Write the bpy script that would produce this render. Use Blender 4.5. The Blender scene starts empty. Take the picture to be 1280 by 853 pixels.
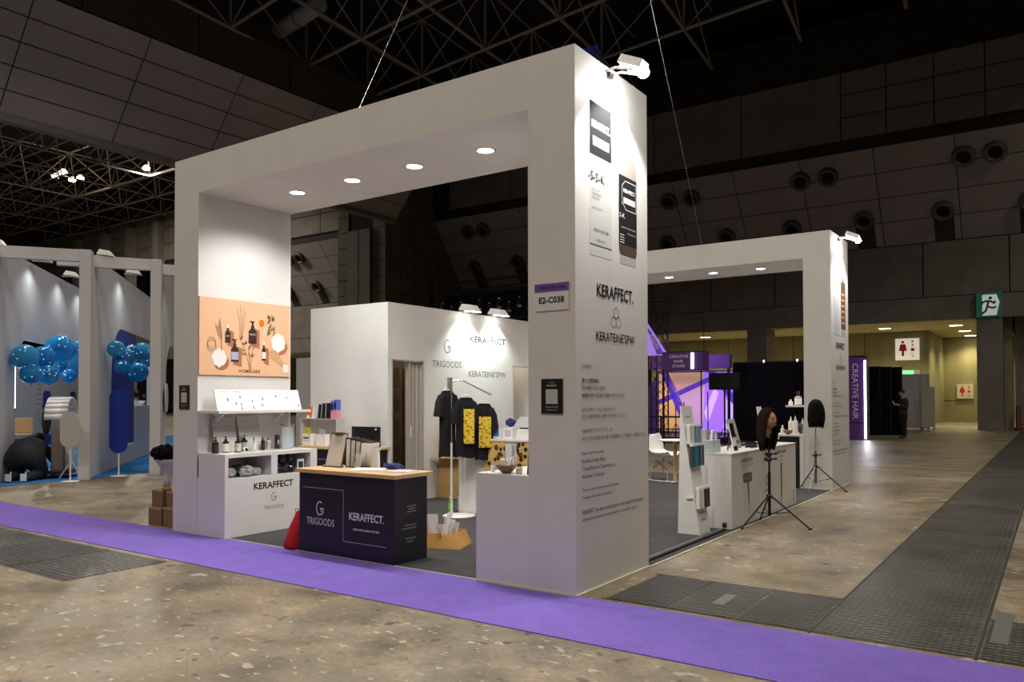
import bpy, bmesh, math, random
from mathutils import Vector, Matrix, noise
random.seed(7)
SC = bpy.context.scene
COL = SC.collection
# ------------------------------------------------------------------ camera
def cam_axes(yaw, pitch, roll):
    cy, sy, cp, sp = math.cos(yaw), math.sin(yaw), math.cos(pitch), math.sin(pitch)
    f = Vector((-sy*cp, cy*cp, sp)); r = Vector((cy, sy, 0)); u = r.cross(f)
    return math.cos(roll)*r + math.sin(roll)*u, math.cos(roll)*u - math.sin(roll)*r, f
cd = bpy.data.cameras.new('camera'); cam = bpy.data.objects.new('camera', cd); COL.objects.link(cam)
r_, u_, f_ = cam_axes(.6068, .0189, -.0017)
m = Matrix((r_, u_, -f_)).transposed().to_4x4(); m.translation = (3.0747, -5.2948, 1.55)
cam.matrix_world = m
cd.sensor_width = 36; cd.lens = 983.48/1280*36; cd.shift_y = (478.43-426.5)/1280
cd.clip_end = 300; cd.clip_start = .05
SC.camera = cam
# ------------------------------------------------------------------ world, lamps, exposure
w = bpy.data.worlds.new('world'); SC.world = w; w.use_nodes = True
w.node_tree.nodes['Background'].inputs[0].default_value = (.55, .5, .62, 1)
w.node_tree.nodes['Background'].inputs[1].default_value = .05
SC.view_settings.view_transform = 'Standard'; SC.view_settings.look = 'None'
SC.view_settings.exposure = 0; SC.view_settings.gamma = 1
def light(name, kind, loc, energy, color=(1, 1, 1), aim=None, **kw):
    l = bpy.data.lights.new(name, kind); l.energy = energy; l.color = color
    for k, v in kw.items(): setattr(l, k, v)
    o = bpy.data.objects.new(name, l); COL.objects.link(o); o.location = loc
    if aim is not None: o.rotation_euler = (Vector(aim)-Vector(loc)).to_track_quat('-Z', 'Y').to_euler()
    return o
# dim high-bay lamps of the hall, none of them inside the photograph's frame
WARM = (1, .9, .78)
HALL = [(6, -9, .8), (-6, -9, 1.05), (-16, -6, .6), (2, 1, .85), (9, 6, .55), (-6, 6, .45), (8, 17, .7), (-16, 3, .8), (9, 28, .6), (-20, 8, .9), (-48, 4, 1.4), (-46, -6, .8)]
for x, y, k in HALL:
    light('hall_lamp_light', 'AREA', (x, y, 16.4), 700*k, WARM, shape='DISK', size=2.4, spread=math.radians(150))
for x, y, k in ((-56.6, 23.4, 2.6), (-50, 25.6, 1.5), (-47.8, 24.6, 1.2)):
    light('hall_lamp_light', 'AREA', (x, y, 17.7), 560*k, WARM, shape='DISK', size=.4, spread=math.radians(178))
# ------------------------------------------------------------------ materials
MATS = {}
def mat(name, col=(.8, .8, .8), rough=.5, metal=0, var=0, scale=8, bump=0, emit=0, ecol=None, trans=0, alpha=1, ior=1.45, spec=None, coat=0):
    if name in MATS: return MATS[name]
    m = bpy.data.materials.new(name); m.use_nodes = True; nt = m.node_tree; b = nt.nodes['Principled BSDF']
    b.inputs['Base Color'].default_value = (*col, 1); b.inputs['Roughness'].default_value = rough
    b.inputs['Metallic'].default_value = metal; b.inputs['IOR'].default_value = ior
    if spec is not None: b.inputs['Specular IOR Level'].default_value = spec
    if trans: b.inputs['Transmission Weight'].default_value = trans
    if alpha < 1: b.inputs['Alpha'].default_value = alpha
    if coat: b.inputs['Coat Weight'].default_value = coat
    if emit:
        b.inputs['Emission Color'].default_value = (*(ecol or col), 1); b.inputs['Emission Strength'].default_value = emit
    if var or bump:
        tc = nt.nodes.new('ShaderNodeTexCoord'); n = nt.nodes.new('ShaderNodeTexNoise')
        n.inputs['Scale'].default_value = scale; n.inputs['Detail'].default_value = 6
        nt.links.new(tc.outputs['Object'], n.inputs['Vector'])
        if var:
            mx = nt.nodes.new('ShaderNodeMix'); mx.data_type = 'RGBA'
            mx.inputs[6].default_value = (*[c*(1-var) for c in col], 1); mx.inputs[7].default_value = (*[min(1, c*(1+var)) for c in col], 1)
            nt.links.new(n.outputs['Fac'], mx.inputs[0]); nt.links.new(mx.outputs[2], b.inputs['Base Color'])
        if bump:
            bp = nt.nodes.new('ShaderNodeBump'); bp.inputs['Strength'].default_value = bump; bp.inputs['Distance'].default_value = .01
            nt.links.new(n.outputs['Fac'], bp.inputs['Height']); nt.links.new(bp.outputs['Normal'], b.inputs['Normal'])
    MATS[name] = m; return m
class NT:
    def __init__(s, name, rough=.5):
        s.m = bpy.data.materials.new(name); s.m.use_nodes = True; s.t = s.m.node_tree; s.b = s.t.nodes['Principled BSDF']
        s.b.inputs['Roughness'].default_value = rough; MATS[name] = s.m
        s.tc = s.t.nodes.new('ShaderNodeTexCoord').outputs['Object']
    def n(s, typ, **kw):
        x = s.t.nodes.new('ShaderNode'+typ)
        for k, v in kw.items():
            if isinstance(v, bpy.types.NodeSocket): s.t.links.new(v, x.inputs[k.replace('_', ' ')] if k.replace('_', ' ') in x.inputs else x.inputs[int(k[1:])])
            elif k[0] == 'i' and k[1:].isdigit(): x.inputs[int(k[1:])].default_value = v
            elif k.replace('_', ' ') in x.inputs: x.inputs[k.replace('_', ' ')].default_value = v
            else: setattr(x, k, v)
        return x
    def noise(s, scale, detail=5, rough=.55, vec=None):
        return s.n('TexNoise', Vector=vec or s.tc, Scale=scale, Detail=detail, Roughness=rough).outputs['Fac']
    def ramp(s, fac, stops):
        r = s.n('ValToRGB', Fac=fac); e = r.color_ramp.elements
        while len(e) < len(stops): e.new(.5)
        for i, (p, c) in enumerate(stops): e[i].position = p; e[i].color = (*c, 1) if len(c) == 3 else c
        return r.outputs['Color']
    def mix(s, fac, a, b, mode='MIX'):
        x = s.n('Mix', data_type='RGBA', blend_type=mode)
        for i, v in ((0, fac), (6, a), (7, b)):
            if isinstance(v, bpy.types.NodeSocket): s.t.links.new(v, x.inputs[i])
            else: x.inputs[i].default_value = v if i == 0 else (*v, 1)
        return x.outputs[2]
    def scale(s, v, loc=(0, 0, 0), rot=(0, 0, 0)):
        x = s.n('Mapping', Vector=s.tc); x.inputs['Scale'].default_value = v; x.inputs['Location'].default_value = loc
        x.inputs['Rotation'].default_value = rot; return x.outputs['Vector']
    def out(s, col=None, rough=None, bump=None, strength=.3, dist=.01):
        if col is not None: s.t.links.new(col, s.b.inputs['Base Color'])
        if rough is not None: s.t.links.new(rough, s.b.inputs['Roughness'])
        if bump is not None:
            b = s.n('Bump', Strength=strength, Distance=dist, Height=bump); s.t.links.new(b.outputs['Normal'], s.b.inputs['Normal'])
        return s.m
g = lambda v: (v, v, v)
def matte(*ms):
    for m in ms: m.node_tree.nodes['Principled BSDF'].inputs['Specular IOR Level'].default_value = .08; m.node_tree.nodes['Principled BSDF'].inputs['Roughness'].default_value = .9
def srgb(r, gg, b):
    return tuple(((c/255+.055)/1.055)**2.4 if c > 10 else c/255/12.92 for c in (r, gg, b))
# concrete floor
t = NT('concrete_floor')
big = t.noise(.45, 6, .6); med = t.noise(1.7, 8, .7); fine = t.noise(22, 5, .6)
c = t.ramp(big, [(.32, (.115, .098, .062)), (.46, (.20, .165, .105)), (.56, (.235, .20, .145)), (.70, (.15, .138, .108))])
c = t.mix(.85, c, t.ramp(med, [(.32, g(.45)), (.5, g(1.0)), (.66, (1.6, 1.45, 1.3))]), 'MULTIPLY')
c = t.mix(.55, c, t.ramp(fine, [(.3, g(.62)), (.7, g(1.25))]), 'MULTIPLY')
mask = t.ramp(t.noise(.8, 3, .5, t.scale((1, 1, 1), (4, 9, 0))), [(.40, g(.45)), (.58, g(1))])
st = t.noise(5.5, 3, .5, t.scale((1, 1, 1), (13, 5, 0)))
def blot(c, sig, lo, hi, amt, col, m=mask):
    f = t.mix(1, t.ramp(sig, [(lo, g(0)), (hi, g(amt))]), m, 'MULTIPLY') if m is not None else t.ramp(sig, [(lo, g(0)), (hi, g(amt))])
    return t.mix(f, c, col)
c = blot(c, st, .645, .675, .75, (.035, .032, .026))
c = blot(c, t.noise(10, 3, .5, t.scale((1, 1, 1), (7, 3, 0))), .66, .69, .65, (.05, .045, .036), None)
c = blot(c, t.noise(11, 3, .55, t.scale((.7, 1.6, 1), (3, 31, 0), (0, 0, .5))), .64, .66, .9, (.52, .47, .38))
c = blot(c, t.noise(4, 2, .5, t.scale((1, 1, 1), (21, 8, 0))), .685, .70, .7, (.45, .40, .33), None)
for rot, off in ((.35, 2), (1.5, 7), (2.4, 12)):
    c = blot(c, t.noise(1.0, 2, .5, t.scale((1.4, 34, 1), (off, off*3, 0), (0, 0, rot))), .735, .75, .6, (.42, .38, .31))
vo = t.n('TexVoronoi', Vector=t.scale((1, 1, 1)), Scale=1.1, feature='DISTANCE_TO_EDGE').outputs['Distance']
c = t.mix(t.ramp(vo, [(0, g(.35)), (.005, g(0))]), c, (.08, .07, .055))
ro = t.ramp(med, [(.3, g(.34)), (.7, g(.52))])
t.out(c, ro, fine, .12, .01)
# metal trench grating: close rows of wavy ribs
t = NT('trench_grate', .42); t.b.inputs['Metallic'].default_value = .3
wv = t.n('TexWave', Vector=t.scale((1, 1, 1)), Scale=5.2, Distortion=2.5, Detail=0, Detail_Scale=2, bands_direction='Y').outputs['Fac']
wx = t.n('TexWave', Vector=t.scale((1, 1, 1)), Scale=7, Distortion=1.5, Detail=0, bands_direction='X').outputs['Fac']
rnd = t.n('ObjectInfo').outputs['Random']
c = t.mix(t.ramp(wv, [(.25, g(0)), (.75, g(1))]), (.035, .035, .034), (.13, .13, .125)); c = t.mix(t.ramp(wx, [(.0, g(.75)), (.45, g(0))]), c, (.04, .04, .038))
c = t.mix(1, c, t.ramp(rnd, [(0, g(.8)), (1, g(1.2))]), 'MULTIPLY')
c = t.mix(.8, c, t.ramp(t.noise(1.6, 6, .65), [(.3, (.5, .49, .45)), (.7, (1.5, 1.45, 1.35))]), 'MULTIPLY')
t.out(c, None, wv, .6, .006)
# purple carpet and dark booth carpet
t = NT('purple_carpet', .95); n1 = t.noise(240, 3); n2 = t.noise(5, 5)
c = t.mix(t.ramp(n1, [(.35, g(0)), (.65, g(1))]), (.125, .075, .38), (.22, .145, .58)); c = t.mix(.35, c, t.ramp(n2, [(.3, g(.75)), (.7, g(1.2))]), 'MULTIPLY')
t.out(c, None, n1, .5, .006)
t = NT('charcoal_carpet', .95); n1 = t.noise(220, 3); n2 = t.noise(3, 6, .6)
c = t.mix(t.ramp(n1, [(.35, g(0)), (.65, g(1))]), g(.022), (.058, .058, .064)); c = t.mix(.5, c, t.ramp(n2, [(.35, g(.7)), (.7, g(1.5))]), 'MULTIPLY')
t.out(c, None, n1, .5, .006)
def noise_mat(name, ca, cb, sc, rough, stretch=(1, 1, 1), bump=.2, dist=.005, det=6, lo=.35, hi=.65):
    t = NT(name, rough); n = t.noise(sc, det, .6, t.scale(stretch)); t.out(t.ramp(n, [(lo, ca), (hi, cb)]), None, n, bump, dist); return t.m
WHITE = noise_mat('white_painted_panel', (.70, .685, .665), (.735, .72, .70), 3, .55, bump=.03)
WOOD = noise_mat('pale_oak', (.52, .33, .15), (.70, .49, .26), 5, .45, (1, 14, 14))
BEECH = noise_mat('beech', (.45, .27, .10), (.6, .38, .17), 8, .5, (8, 8, 1))
CARD = noise_mat('cardboard', (.44, .25, .08), (.52, .32, .12), 4, .8, (1, 1, 2), .1)
BRASSCARD = noise_mat('orange_cardboard', (.60, .30, .07), (.72, .40, .12), 6, .75, bump=.1)
HALLCONC = noise_mat('board_marked_concrete', (.16, .15, .105), (.25, .235, .17), 1.2, .8, (1, 1, .25), .3, .02)
HALLTILE = noise_mat('hall_tile', (.15, .13, .11), (.21, .185, .155), .8, .7, bump=.1)
HALLPANEL = noise_mat('hall_sloping_panel', (.26, .235, .235), (.31, .285, .29), .5, .6, bump=.03)
BRIDGEPANEL = noise_mat('bridge_panel', (.40, .34, .335), (.47, .40, .40), .4, .65, bump=.03)
LEOP = None
t = NT('leopard_print', .7)
v = t.n('TexVoronoi', Vector=t.scale((1, 1, 1)), Scale=14, Randomness=.9); n = t.noise(40, 3)
d = t.n('Math', operation='ADD', i0=v.outputs['Distance'], i1=t.n('Math', operation='MULTIPLY', i0=n, i1=.25).outputs[0]).outputs[0]
c = t.ramp(d, [(.0, (.25, .10, .02)), (.26, (.28, .12, .03)), (.32, (.012, .008, .006)), (.56, (.012, .008, .006)), (.60, (.60, .36, .09)), (1, (.68, .46, .14))])
LEOP = t.out(c)
t = NT('leopard_print_yellow', .7)
v = t.n('TexVoronoi', Vector=t.scale((1, 1, 1)), Scale=34, Randomness=.9)
c = t.ramp(v.outputs['Distance'], [(.0, (.01, .01, .01)), (.30, (.01, .01, .01)), (.38, (.8, .55, .03)), (1, (.85, .6, .05))])
LEOY = t.out(c)
BLACK = mat('black_laminate', (.013, .011, .022), .42, var=.1)
BLK = mat('black_plastic', (.012, .012, .013), .35)
BLKM = mat('black_metal', (.02, .02, .021), .35, .6)
CLOTHB = mat('black_fabric', (.008, .008, .009), .95, var=.3, scale=40, bump=.3)
CURT = mat('black_curtain', (.006, .006, .007), .95, var=.3, scale=5, spec=.1)
CHROME = mat('chrome', (.75, .75, .76), .2, 1)
STEEL = mat('white_steel', (.78, .77, .74), .35)
PWHITE = mat('white_plastic', (.82, .82, .80), .35)
PAPER = mat('white_paper', (.85, .85, .84), .8)
INK = mat('black_ink', (.02, .02, .022), .6)
INKG = mat('grey_ink', (.16, .16, .17), .6)
INKW = mat('white_ink', (.70, .70, .72), .6)
GLASS = mat('clear_acrylic', (.95, .96, .97), .06, trans=.92, ior=1.25)
PURP = mat('purple_print', (.10, .035, .28), .6)
matte(INK, INKG, INKW, PURP)
HOLE = mat('dark_opening', (.008, .008, .009), .8)
HOST = {}
HN = ('panel', 'plate', 'board', 'body', 'right_post', 'side_wall', 'front_panel', 'box', 'disc', 'wall', 'deck', 'beam')
def host(p):
    return HOST.get(p.name, p) if p is not None else None
# ------------------------------------------------------------------ geometry helpers
class B:
    """collects shapes into one mesh"""
    def __init__(s): s.v = []; s.f = []; s.sm = []
    def add(s, vs, fs, smooth=False):
        o = len(s.v); s.v += [tuple(v) for v in vs]; s.f += [tuple(i+o for i in f) for f in fs]; s.sm += [smooth]*len(fs); return s
    def box(s, x0, x1, y0, y1, z0, z1):
        vs = [(x, y, z) for x in (x0, x1) for y in (y0, y1) for z in (z0, z1)]
        return s.add(vs, [(0, 1, 3, 2), (4, 6, 7, 5), (0, 4, 5, 1), (2, 3, 7, 6), (0, 2, 6, 4), (1, 5, 7, 3)])
    def prism(s, pts, a, b, axis='z', smooth=False):
        """polygon pts extruded from a to b along axis"""
        def p(u, v, w): return {'z': (u, v, w), 'y': (u, w, v), 'x': (w, u, v)}[axis]
        n = len(pts); vs = [p(u, v, a) for u, v in pts]+[p(u, v, b) for u, v in pts]
        fs = [tuple(range(n))[::-1], tuple(range(n, 2*n))]+[(i, (i+1) % n, n+(i+1) % n, n+i) for i in range(n)]
        return s.add(vs, fs, smooth)
    def hexa(s, bot, top):
        return s.add(list(bot)+list(top), [(3, 2, 1, 0), (4, 5, 6, 7)]+[(i, (i+1) % 4, 4+(i+1) % 4, 4+i) for i in range(4)])
    def tube(s, pts, r, n=8, cap=True):
        pts = [Vector(p) for p in pts]; rs = r if isinstance(r, (list, tuple)) else [r]*len(pts); vs = []; fs = []
        for i, p in enumerate(pts):
            d = (pts[min(i+1, len(pts)-1)]-pts[max(i-1, 0)])
            d = d.normalized() if d.length else Vector((0, 0, 1))
            a = d.cross(Vector((0, 0, 1)) if abs(d.z) < .9 else Vector((1, 0, 0))).normalized(); b = d.cross(a)
            vs += [p+rs[i]*(math.cos(2*math.pi*k/n)*a+math.sin(2*math.pi*k/n)*b) for k in range(n)]
        for i in range(len(pts)-1):
            fs += [(i*n+k, i*n+(k+1) % n, (i+1)*n+(k+1) % n, (i+1)*n+k) for k in range(n)]
        s.add(vs, fs, n > 5)
        if cap: s.add(vs[:n], [tuple(range(n))]); s.add(vs[-n:], [tuple(range(n))[::-1]])
        return s
    def lathe(s, prof, c=(0, 0, 0), n=16, sx=1, sy=1):
        vs = []; fs = []; k = len(prof)
        for r, z in prof:
            vs += [(c[0]+max(r, 1e-4)*sx*math.cos(2*math.pi*i/n), c[1]+max(r, 1e-4)*sy*math.sin(2*math.pi*i/n), c[2]+z) for i in range(n)]
        for j in range(k-1):
            fs += [(j*n+i, j*n+(i+1) % n, (j+1)*n+(i+1) % n, (j+1)*n+i) for i in range(n)]
        return s.add(vs, fs, True)
    def ball(s, c, r, n=12, m=8, f=None):
        vs = []; fs = []; r = r if isinstance(r, (list, tuple)) else (r, r, r)
        for j in range(m+1):
            t = math.pi*j/m
            for i in range(n):
                a = 2*math.pi*i/n; d = Vector((math.sin(t)*math.cos(a), math.sin(t)*math.sin(a), math.cos(t))); k = f(d) if f else 1
                vs.append((c[0]+r[0]*d.x*k, c[1]+r[1]*d.y*k, c[2]+r[2]*d.z*k))
        for j in range(m): fs += [(j*n+i, (j+1)*n+i, (j+1)*n+(i+1) % n, j*n+(i+1) % n) for i in range(n)]
        return s.add(vs, fs, True)
    def xf(s, M):
        s.v = [tuple(M @ Vector(v)) for v in s.v]; return s
    def mesh(s, name, mats):
        me = bpy.data.meshes.new(name); me.from_pydata(s.v, [], s.f); me.polygons.foreach_set('use_smooth', s.sm)
        for m in (mats if isinstance(mats, (list, tuple)) else [mats]): me.materials.append(m)
        me.validate(); me.update(); return me
    def obj(s, name, m, parent=None, bevel=0, loc=None):
        o = bpy.data.objects.new(name, s.mesh(name, m)); COL.objects.link(o)
        if bevel:
            b = o.modifiers.new('bevel', 'BEVEL'); b.width = bevel; b.segments = 2; b.limit_method = 'ANGLE'; b.angle_limit = .7
        if parent: o.parent = parent
        if parent and parent.type == 'EMPTY' and name in HN and parent.name not in HOST and not loc: HOST[parent.name] = o
        if loc: o.location = loc
        return o
def tag(o, label=None, cat=None, group=None, kind=None):
    if label: o['label'] = label
    if cat: o['category'] = cat
    if group: o['group'] = group
    if kind: o['kind'] = kind
    return o
def thing(name, label, cat, loc=(0, 0, 0), rz=0, group=None):
    o = bpy.data.objects.new(name, None); COL.objects.link(o); o.empty_display_size = .1
    o.location = loc; o.rotation_euler = (0, 0, rz); return tag(o, label, cat, group)
def copy_tree(root, loc, rz=None, label=None, group=None):
    def cp(o, par):
        c = o.copy(); COL.objects.link(c); c.parent = par
        for ch in o.children: cp(ch, c)
        return c
    r = cp(root, None); r.location = loc
    if rz is not None: r.rotation_euler = (0, 0, rz)
    if label: r['label'] = label
    if group: r['group'] = group
    return r
def structure(o): o['kind'] = 'structure'; return o
# lettering: queued, converted to thin meshes at the end
TEXTS = []
def text(s, parent, o, u, v, width, height, m, bold=0, name='lettering', anchor='c', shear=0, spacing=1, lift=.0015, label=None):
    """flat lettering; o = anchor point, u = reading direction, v = up, in the parent's own frame"""
    cu = bpy.data.curves.new('t', 'FONT'); cu.body = s; cu.size = 1; cu.extrude = 0; cu.offset = bold; cu.resolution_u = 2
    cu.space_character = spacing; cu.space_line = 1.0
    ob = bpy.data.objects.new('t', cu); COL.objects.link(ob)
    TEXTS.append((ob, parent, Vector(o), Vector(u).normalized(), Vector(v).normalized(), width, height, m, name, anchor, lift, label))
def flush_texts():
    bpy.context.view_layer.update(); dg = bpy.context.evaluated_depsgraph_get()
    for ob, parent, o, u, v, W, H, m, name, anchor, lift, label in TEXTS:
        me = bpy.data.meshes.new_from_object(ob.evaluated_get(dg))
        if len(me.vertices):
            xs = [q.co.x for q in me.vertices]; ys = [q.co.y for q in me.vertices]
            x0, x1, y0, y1 = min(xs), max(xs), min(ys), max(ys); sy = H/max(y1-y0, 1e-6); sx = W/max(x1-x0, 1e-6) if W else sy
            nrm = u.cross(v); w_ = (x1-x0)*sx
            ox = {'c': -w_/2, 'l': 0, 'r': -w_}[anchor]
            for q in me.vertices:
                q.co = o + u*(ox+(q.co.x-x0)*sx) + v*((q.co.y-y0)*sy-H/2) + nrm*lift
            me.materials.clear(); me.materials.append(m)
            b = bpy.data.objects.new(name, me); COL.objects.link(b); b.parent = host(parent)
            if label: b['label'] = label
        cu = ob.data; bpy.data.objects.remove(ob); bpy.data.curves.remove(cu)
def flat(pts, parent, o, u, v, m, name='print', lift=.001, thick=.0):
    """a flat printed shape from 2-D points"""
    o, u, v = Vector(o), Vector(u).normalized(), Vector(v).normalized(); n = u.cross(v)
    return B().add([o+u*a+v*b+n*lift for a, b in pts], [tuple(range(len(pts)))]).obj(name, m, host(parent))
def rect(w, h, x=0, y=0): return [(x-w/2, y-h/2), (x+w/2, y-h/2), (x+w/2, y+h/2), (x-w/2, y+h/2)]
def ell(w, h, x=0, y=0, n=24): return [(x+w/2*math.cos(2*math.pi*i/n), y+h/2*math.sin(2*math.pi*i/n)) for i in range(n)]
def rrect(w, h, r, x=0, y=0, n=5):
    p = []
    for cx, cy, a in ((w/2-r, h/2-r, 0), (-w/2+r, h/2-r, 90), (-w/2+r, -h/2+r, 180), (w/2-r, -h/2+r, 270)):
        p += [(x+cx+r*math.cos(math.radians(a+90*i/n)), y+cy+r*math.sin(math.radians(a+90*i/n))) for i in range(n+1)]
    return p
def strip(path, t, parent, o, u, v, m, name='line', lift=.0015, closed=False):
    """printed line of width t along a 2-D path, mitred at its corners"""
    o, u, v = Vector(o), Vector(u).normalized(), Vector(v).normalized(); n = u.cross(v)
    pts = [Vector(p) for p in path]; k = len(pts); L = []
    for i in range(k):
        a = pts[i]-pts[i-1] if (i or closed) else pts[1]-pts[0]; b = pts[(i+1) % k]-pts[i] if (i < k-1 or closed) else a
        a, b = a.normalized(), b.normalized(); w_ = a+b; w_ = Vector((-w_.y, w_.x)); w_ = w_.normalized() if w_.length > 1e-3 else Vector((-a.y, a.x))
        L.append(w_*(t/2)/max(.5, abs(w_.dot(Vector((-a.y, a.x))))))
    vs = []
    for p, w_ in zip(pts, L): vs += [o+u*q.x+v*q.y+n*lift for q in (p-w_, p+w_)]
    fs = [(2*i, 2*((i+1) % k), 2*((i+1) % k)+1, 2*i+1) for i in range(k if closed else k-1)]
    return B().add(vs, fs).obj(name, m, host(parent))
def gmark(parent, o, u, v, h, m, t=.085):
    """the round G and T monogram"""
    r = h*.36; p = [(r*math.cos(math.radians(a)), h*.5+h*.14*0-r*0+ (h*.14 if 0<a<180 else 0)*0 + r*1.35*math.sin(math.radians(a))) for a in range(55, 290, 12)]
    p = [(x, y-h*.5) for x, y in p]
    q = [(r*.55, -r*1.1), (r*.95, -r*.7), (r*.95, 0), (0, 0)]
    strip([x_ for x_ in p if x_[1] > -r*1.2 or x_[0] < 0]+[(r*.60, -r*1.12), (r*.95, -r*.75), (r*.95, 0), (0, 0)], h*t, parent, o, u, v, m, 'monogram')
    strip([(r*.35, 0), (r*.35, -r*.75)], h*t, parent, o, u, v, m, 'monogram')
def hexmark(parent, o, u, v, h, m):
    r = h*.27; s = math.sqrt(3)/2
    for cx, cy in ((0, r*1.0), (-r*s*1.03, -r*.62), (r*s*1.03, -r*.62)):
        strip([(cx+r*math.cos(math.radians(a)), cy+r*math.sin(math.radians(a))) for a in range(30, 390, 60)], h*.03, parent, o, u, v, m, 'hexagon_mark', closed=True)
# ================================================================== THE HALL
fl = structure(B().box(-95, 26, -14, 60, -.2, 0).obj('floor', MATS['concrete_floor']))
def grates(x0, x1, y0, y1, n, axis, gap=.008):
    for i in range(n):
        if axis == 'y':
            a = y0+(y1-y0)*i/n; b = y0+(y1-y0)*(i+1)/n; bb = (x0+gap, x1-gap, a+gap, b-gap)
        else:
            a = x0+(x1-x0)*i/n; b = x0+(x1-x0)*(i+1)/n; bb = (a+gap, b-gap, y0+gap, y1-gap)
        B().box(*bb, -.01, .004).obj('grate_plate', MATS['trench_grate'], fl)
frame = mat('grate_frame', (.045, .043, .038), .5, .3)
fb = B()
for x in (1.70, 2.645): fb.box(x, x+.022, .08, 36.5, -.01, .0025)
for y in (.105, 1.1): fb.box(.16, 1.72, y, y+.02, -.01, .0025); fb.box(2.66, 9, y, y+.02, -.01, .0025)
fb.obj('grate_frame', frame, fl)
grates(1.722, 2.645, .1, 5.0, 2, 'y', .006); grates(1.722, 2.645, 5.0, 5.14, 1, 'y', .01); grates(1.722, 2.645, 5.14, 36.4, 13, 'y', .006)
grates(.19, 1.70, .125, 1.1, 3, 'x'); grates(2.665, 9, .125, 1.1, 7, 'x')
grates(-9.0, -3.85, -1.98, -1.02, 5, 'x')
lp = mat('lifting_plate', (.22, .22, .20), .4, .5)
for x, y, w, h in ((.92, .42, .09, .34), (2.70, .5, .10, .85)):
    B().box(x, x+w, y, y+h, .003, .006).obj('lifting_plate', lp, fl)
j = B()
for y in (13.5, 22.2, 31): j.box(-26, 1.70, y, y+.05, -.01, .001)
j.obj('floor_joint', mat('joint', (.07, .065, .055), .8), fl)
# ---- far wall (plane y = 37): columns, beam, tiled band, sloping panels with air nozzles, upper tiles
YW = 37.0
wb = structure(B().box(-95, 26, 52, 52.4, 0, 22).obj('wall_back', HALLCONC))
bt = B()
beam = structure(B().box(-95, 9, YW, YW+.3, 5.2, 6.3).obj('trim_1', noise_mat('beam_concrete', (.17, .155, .135), (.23, .21, .185), .8, .8)))
for x in [-.0-10.7*k for k in range(0, 9)]:
    if x > -95: structure(B().box(x, x+1.03, YW-.15, YW+1.4, 0, 5.25 if x < -1 else 6.35).obj('trim_2', MATS['beam_concrete']))
# lit corridor behind the beam: soffit and its concrete back wall
sof = structure(B().box(-60, 1, YW+.3, 52, 5.2, 5.5).obj('trim_3', mat('cream_soffit', (.75, .70, .50), .8)))
CONC2 = noise_mat('corridor_concrete', (.23, .215, .12), (.32, .30, .18), .9, .8, (1, 1, .3), .25, .02)
structure(B().box(-60, -2.75, 43.2, 44, 0, 5.2).obj('wall_corridor', CONC2))
structure(B().box(-2.9, -2.75, 44, 50, 0, 5.2).obj('wall_passage', CONC2))
structure(B().box(-2.9, 3, 50, 50.3, 0, 5.2).obj('wall_alcove', CONC2))
jb = B()
for x in range(-58, -2, 4): jb.box(x, x+.03, 43.185, 43.21, 0, 5.2)
jb.box(-2.75, -1.6, 49.985, 50.01, 1.3, 1.33)
jb.obj('panel_joint', mat('joint_dark', (.03, .03, .025), .8), wb)
LAMPY = mat('corridor_lamp_lens', (1, .9, .6), .4, emit=14, ecol=(1, .86, .5))
for i, (x, y) in enumerate(((-4.51, 40.6), (-1.19, 40.7), (-1.15, 44.9), (-1.2, 49.0), (-14.6, 40.9), (-11.1, 40.5), (-7.8, 40.6), (-18, 40.9))):
    L = thing('corridor_downlight', ('round corridor ceiling lamp left of the restroom signs', 'nearest of three round lamps in the passage ceiling', 'middle of three round lamps in the passage ceiling', 'farthest of three round lamps in the passage ceiling', 'left of two corridor lamps seen through the rear arch', 'right of two corridor lamps seen through the rear arch', 'corridor lamp hidden behind the rear arch post', 'corridor lamp beyond the lighting truss')[i], 'ceiling lamp', (x, y, 5.2), 0, 'corridor ceiling lamps')
    B().lathe([(.30, 0), (.33, -.01), (.36, 0)], n=24).obj('rim', mat('lamp_rim', (.6, .58, .45), .4), L)
    B().lathe([(0, -.012), (.28, -.012), (.30, 0)], n=24).obj('lens', LAMPY, L)
    light('corridor_light', 'SPOT', (x, y, 5.12), 600, (1, .84, .45), (x, y, 0), spot_size=2.4, spot_blend=.8, shadow_soft_size=.28)
# tiled band: tiles as pieces
def tiles(x0, x1, z0, z1, nx, nz, y, m, parent, name='tile', gap=.03, depth=.04, stuff=False):
    me = None; bb = B() if stuff else None
    dx = (x1-x0)/nx; dz = (z1-z0)/nz
    for i in range(nx):
        for k in range(nz):
            if stuff: bb.box(x0+i*dx+gap, x0+(i+1)*dx-gap, y-depth, y+.02, z0+k*dz+gap, z0+(k+1)*dz-gap); continue
            if me is None: me = B().box(gap, dx-gap, -depth, .02, gap, dz-gap).mesh(name, m)
            o = bpy.data.objects.new(name, me); COL.objects.link(o); o.parent = parent; o.location = (x0+i*dx, y, z0+k*dz)
    if stuff: bb.obj(name, m, parent)['kind'] = 'stuff'
JDARK = mat('wall_joint', (.02, .018, .016), .9)
mid = structure(B().box(-30.4, 26, YW, YW+.6, 6.3, 8.97).obj('wall_middle_band', JDARK))
tiles(-30.4, 26, 6.3, 8.95, 16, 1, YW, HALLTILE, mid)
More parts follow.
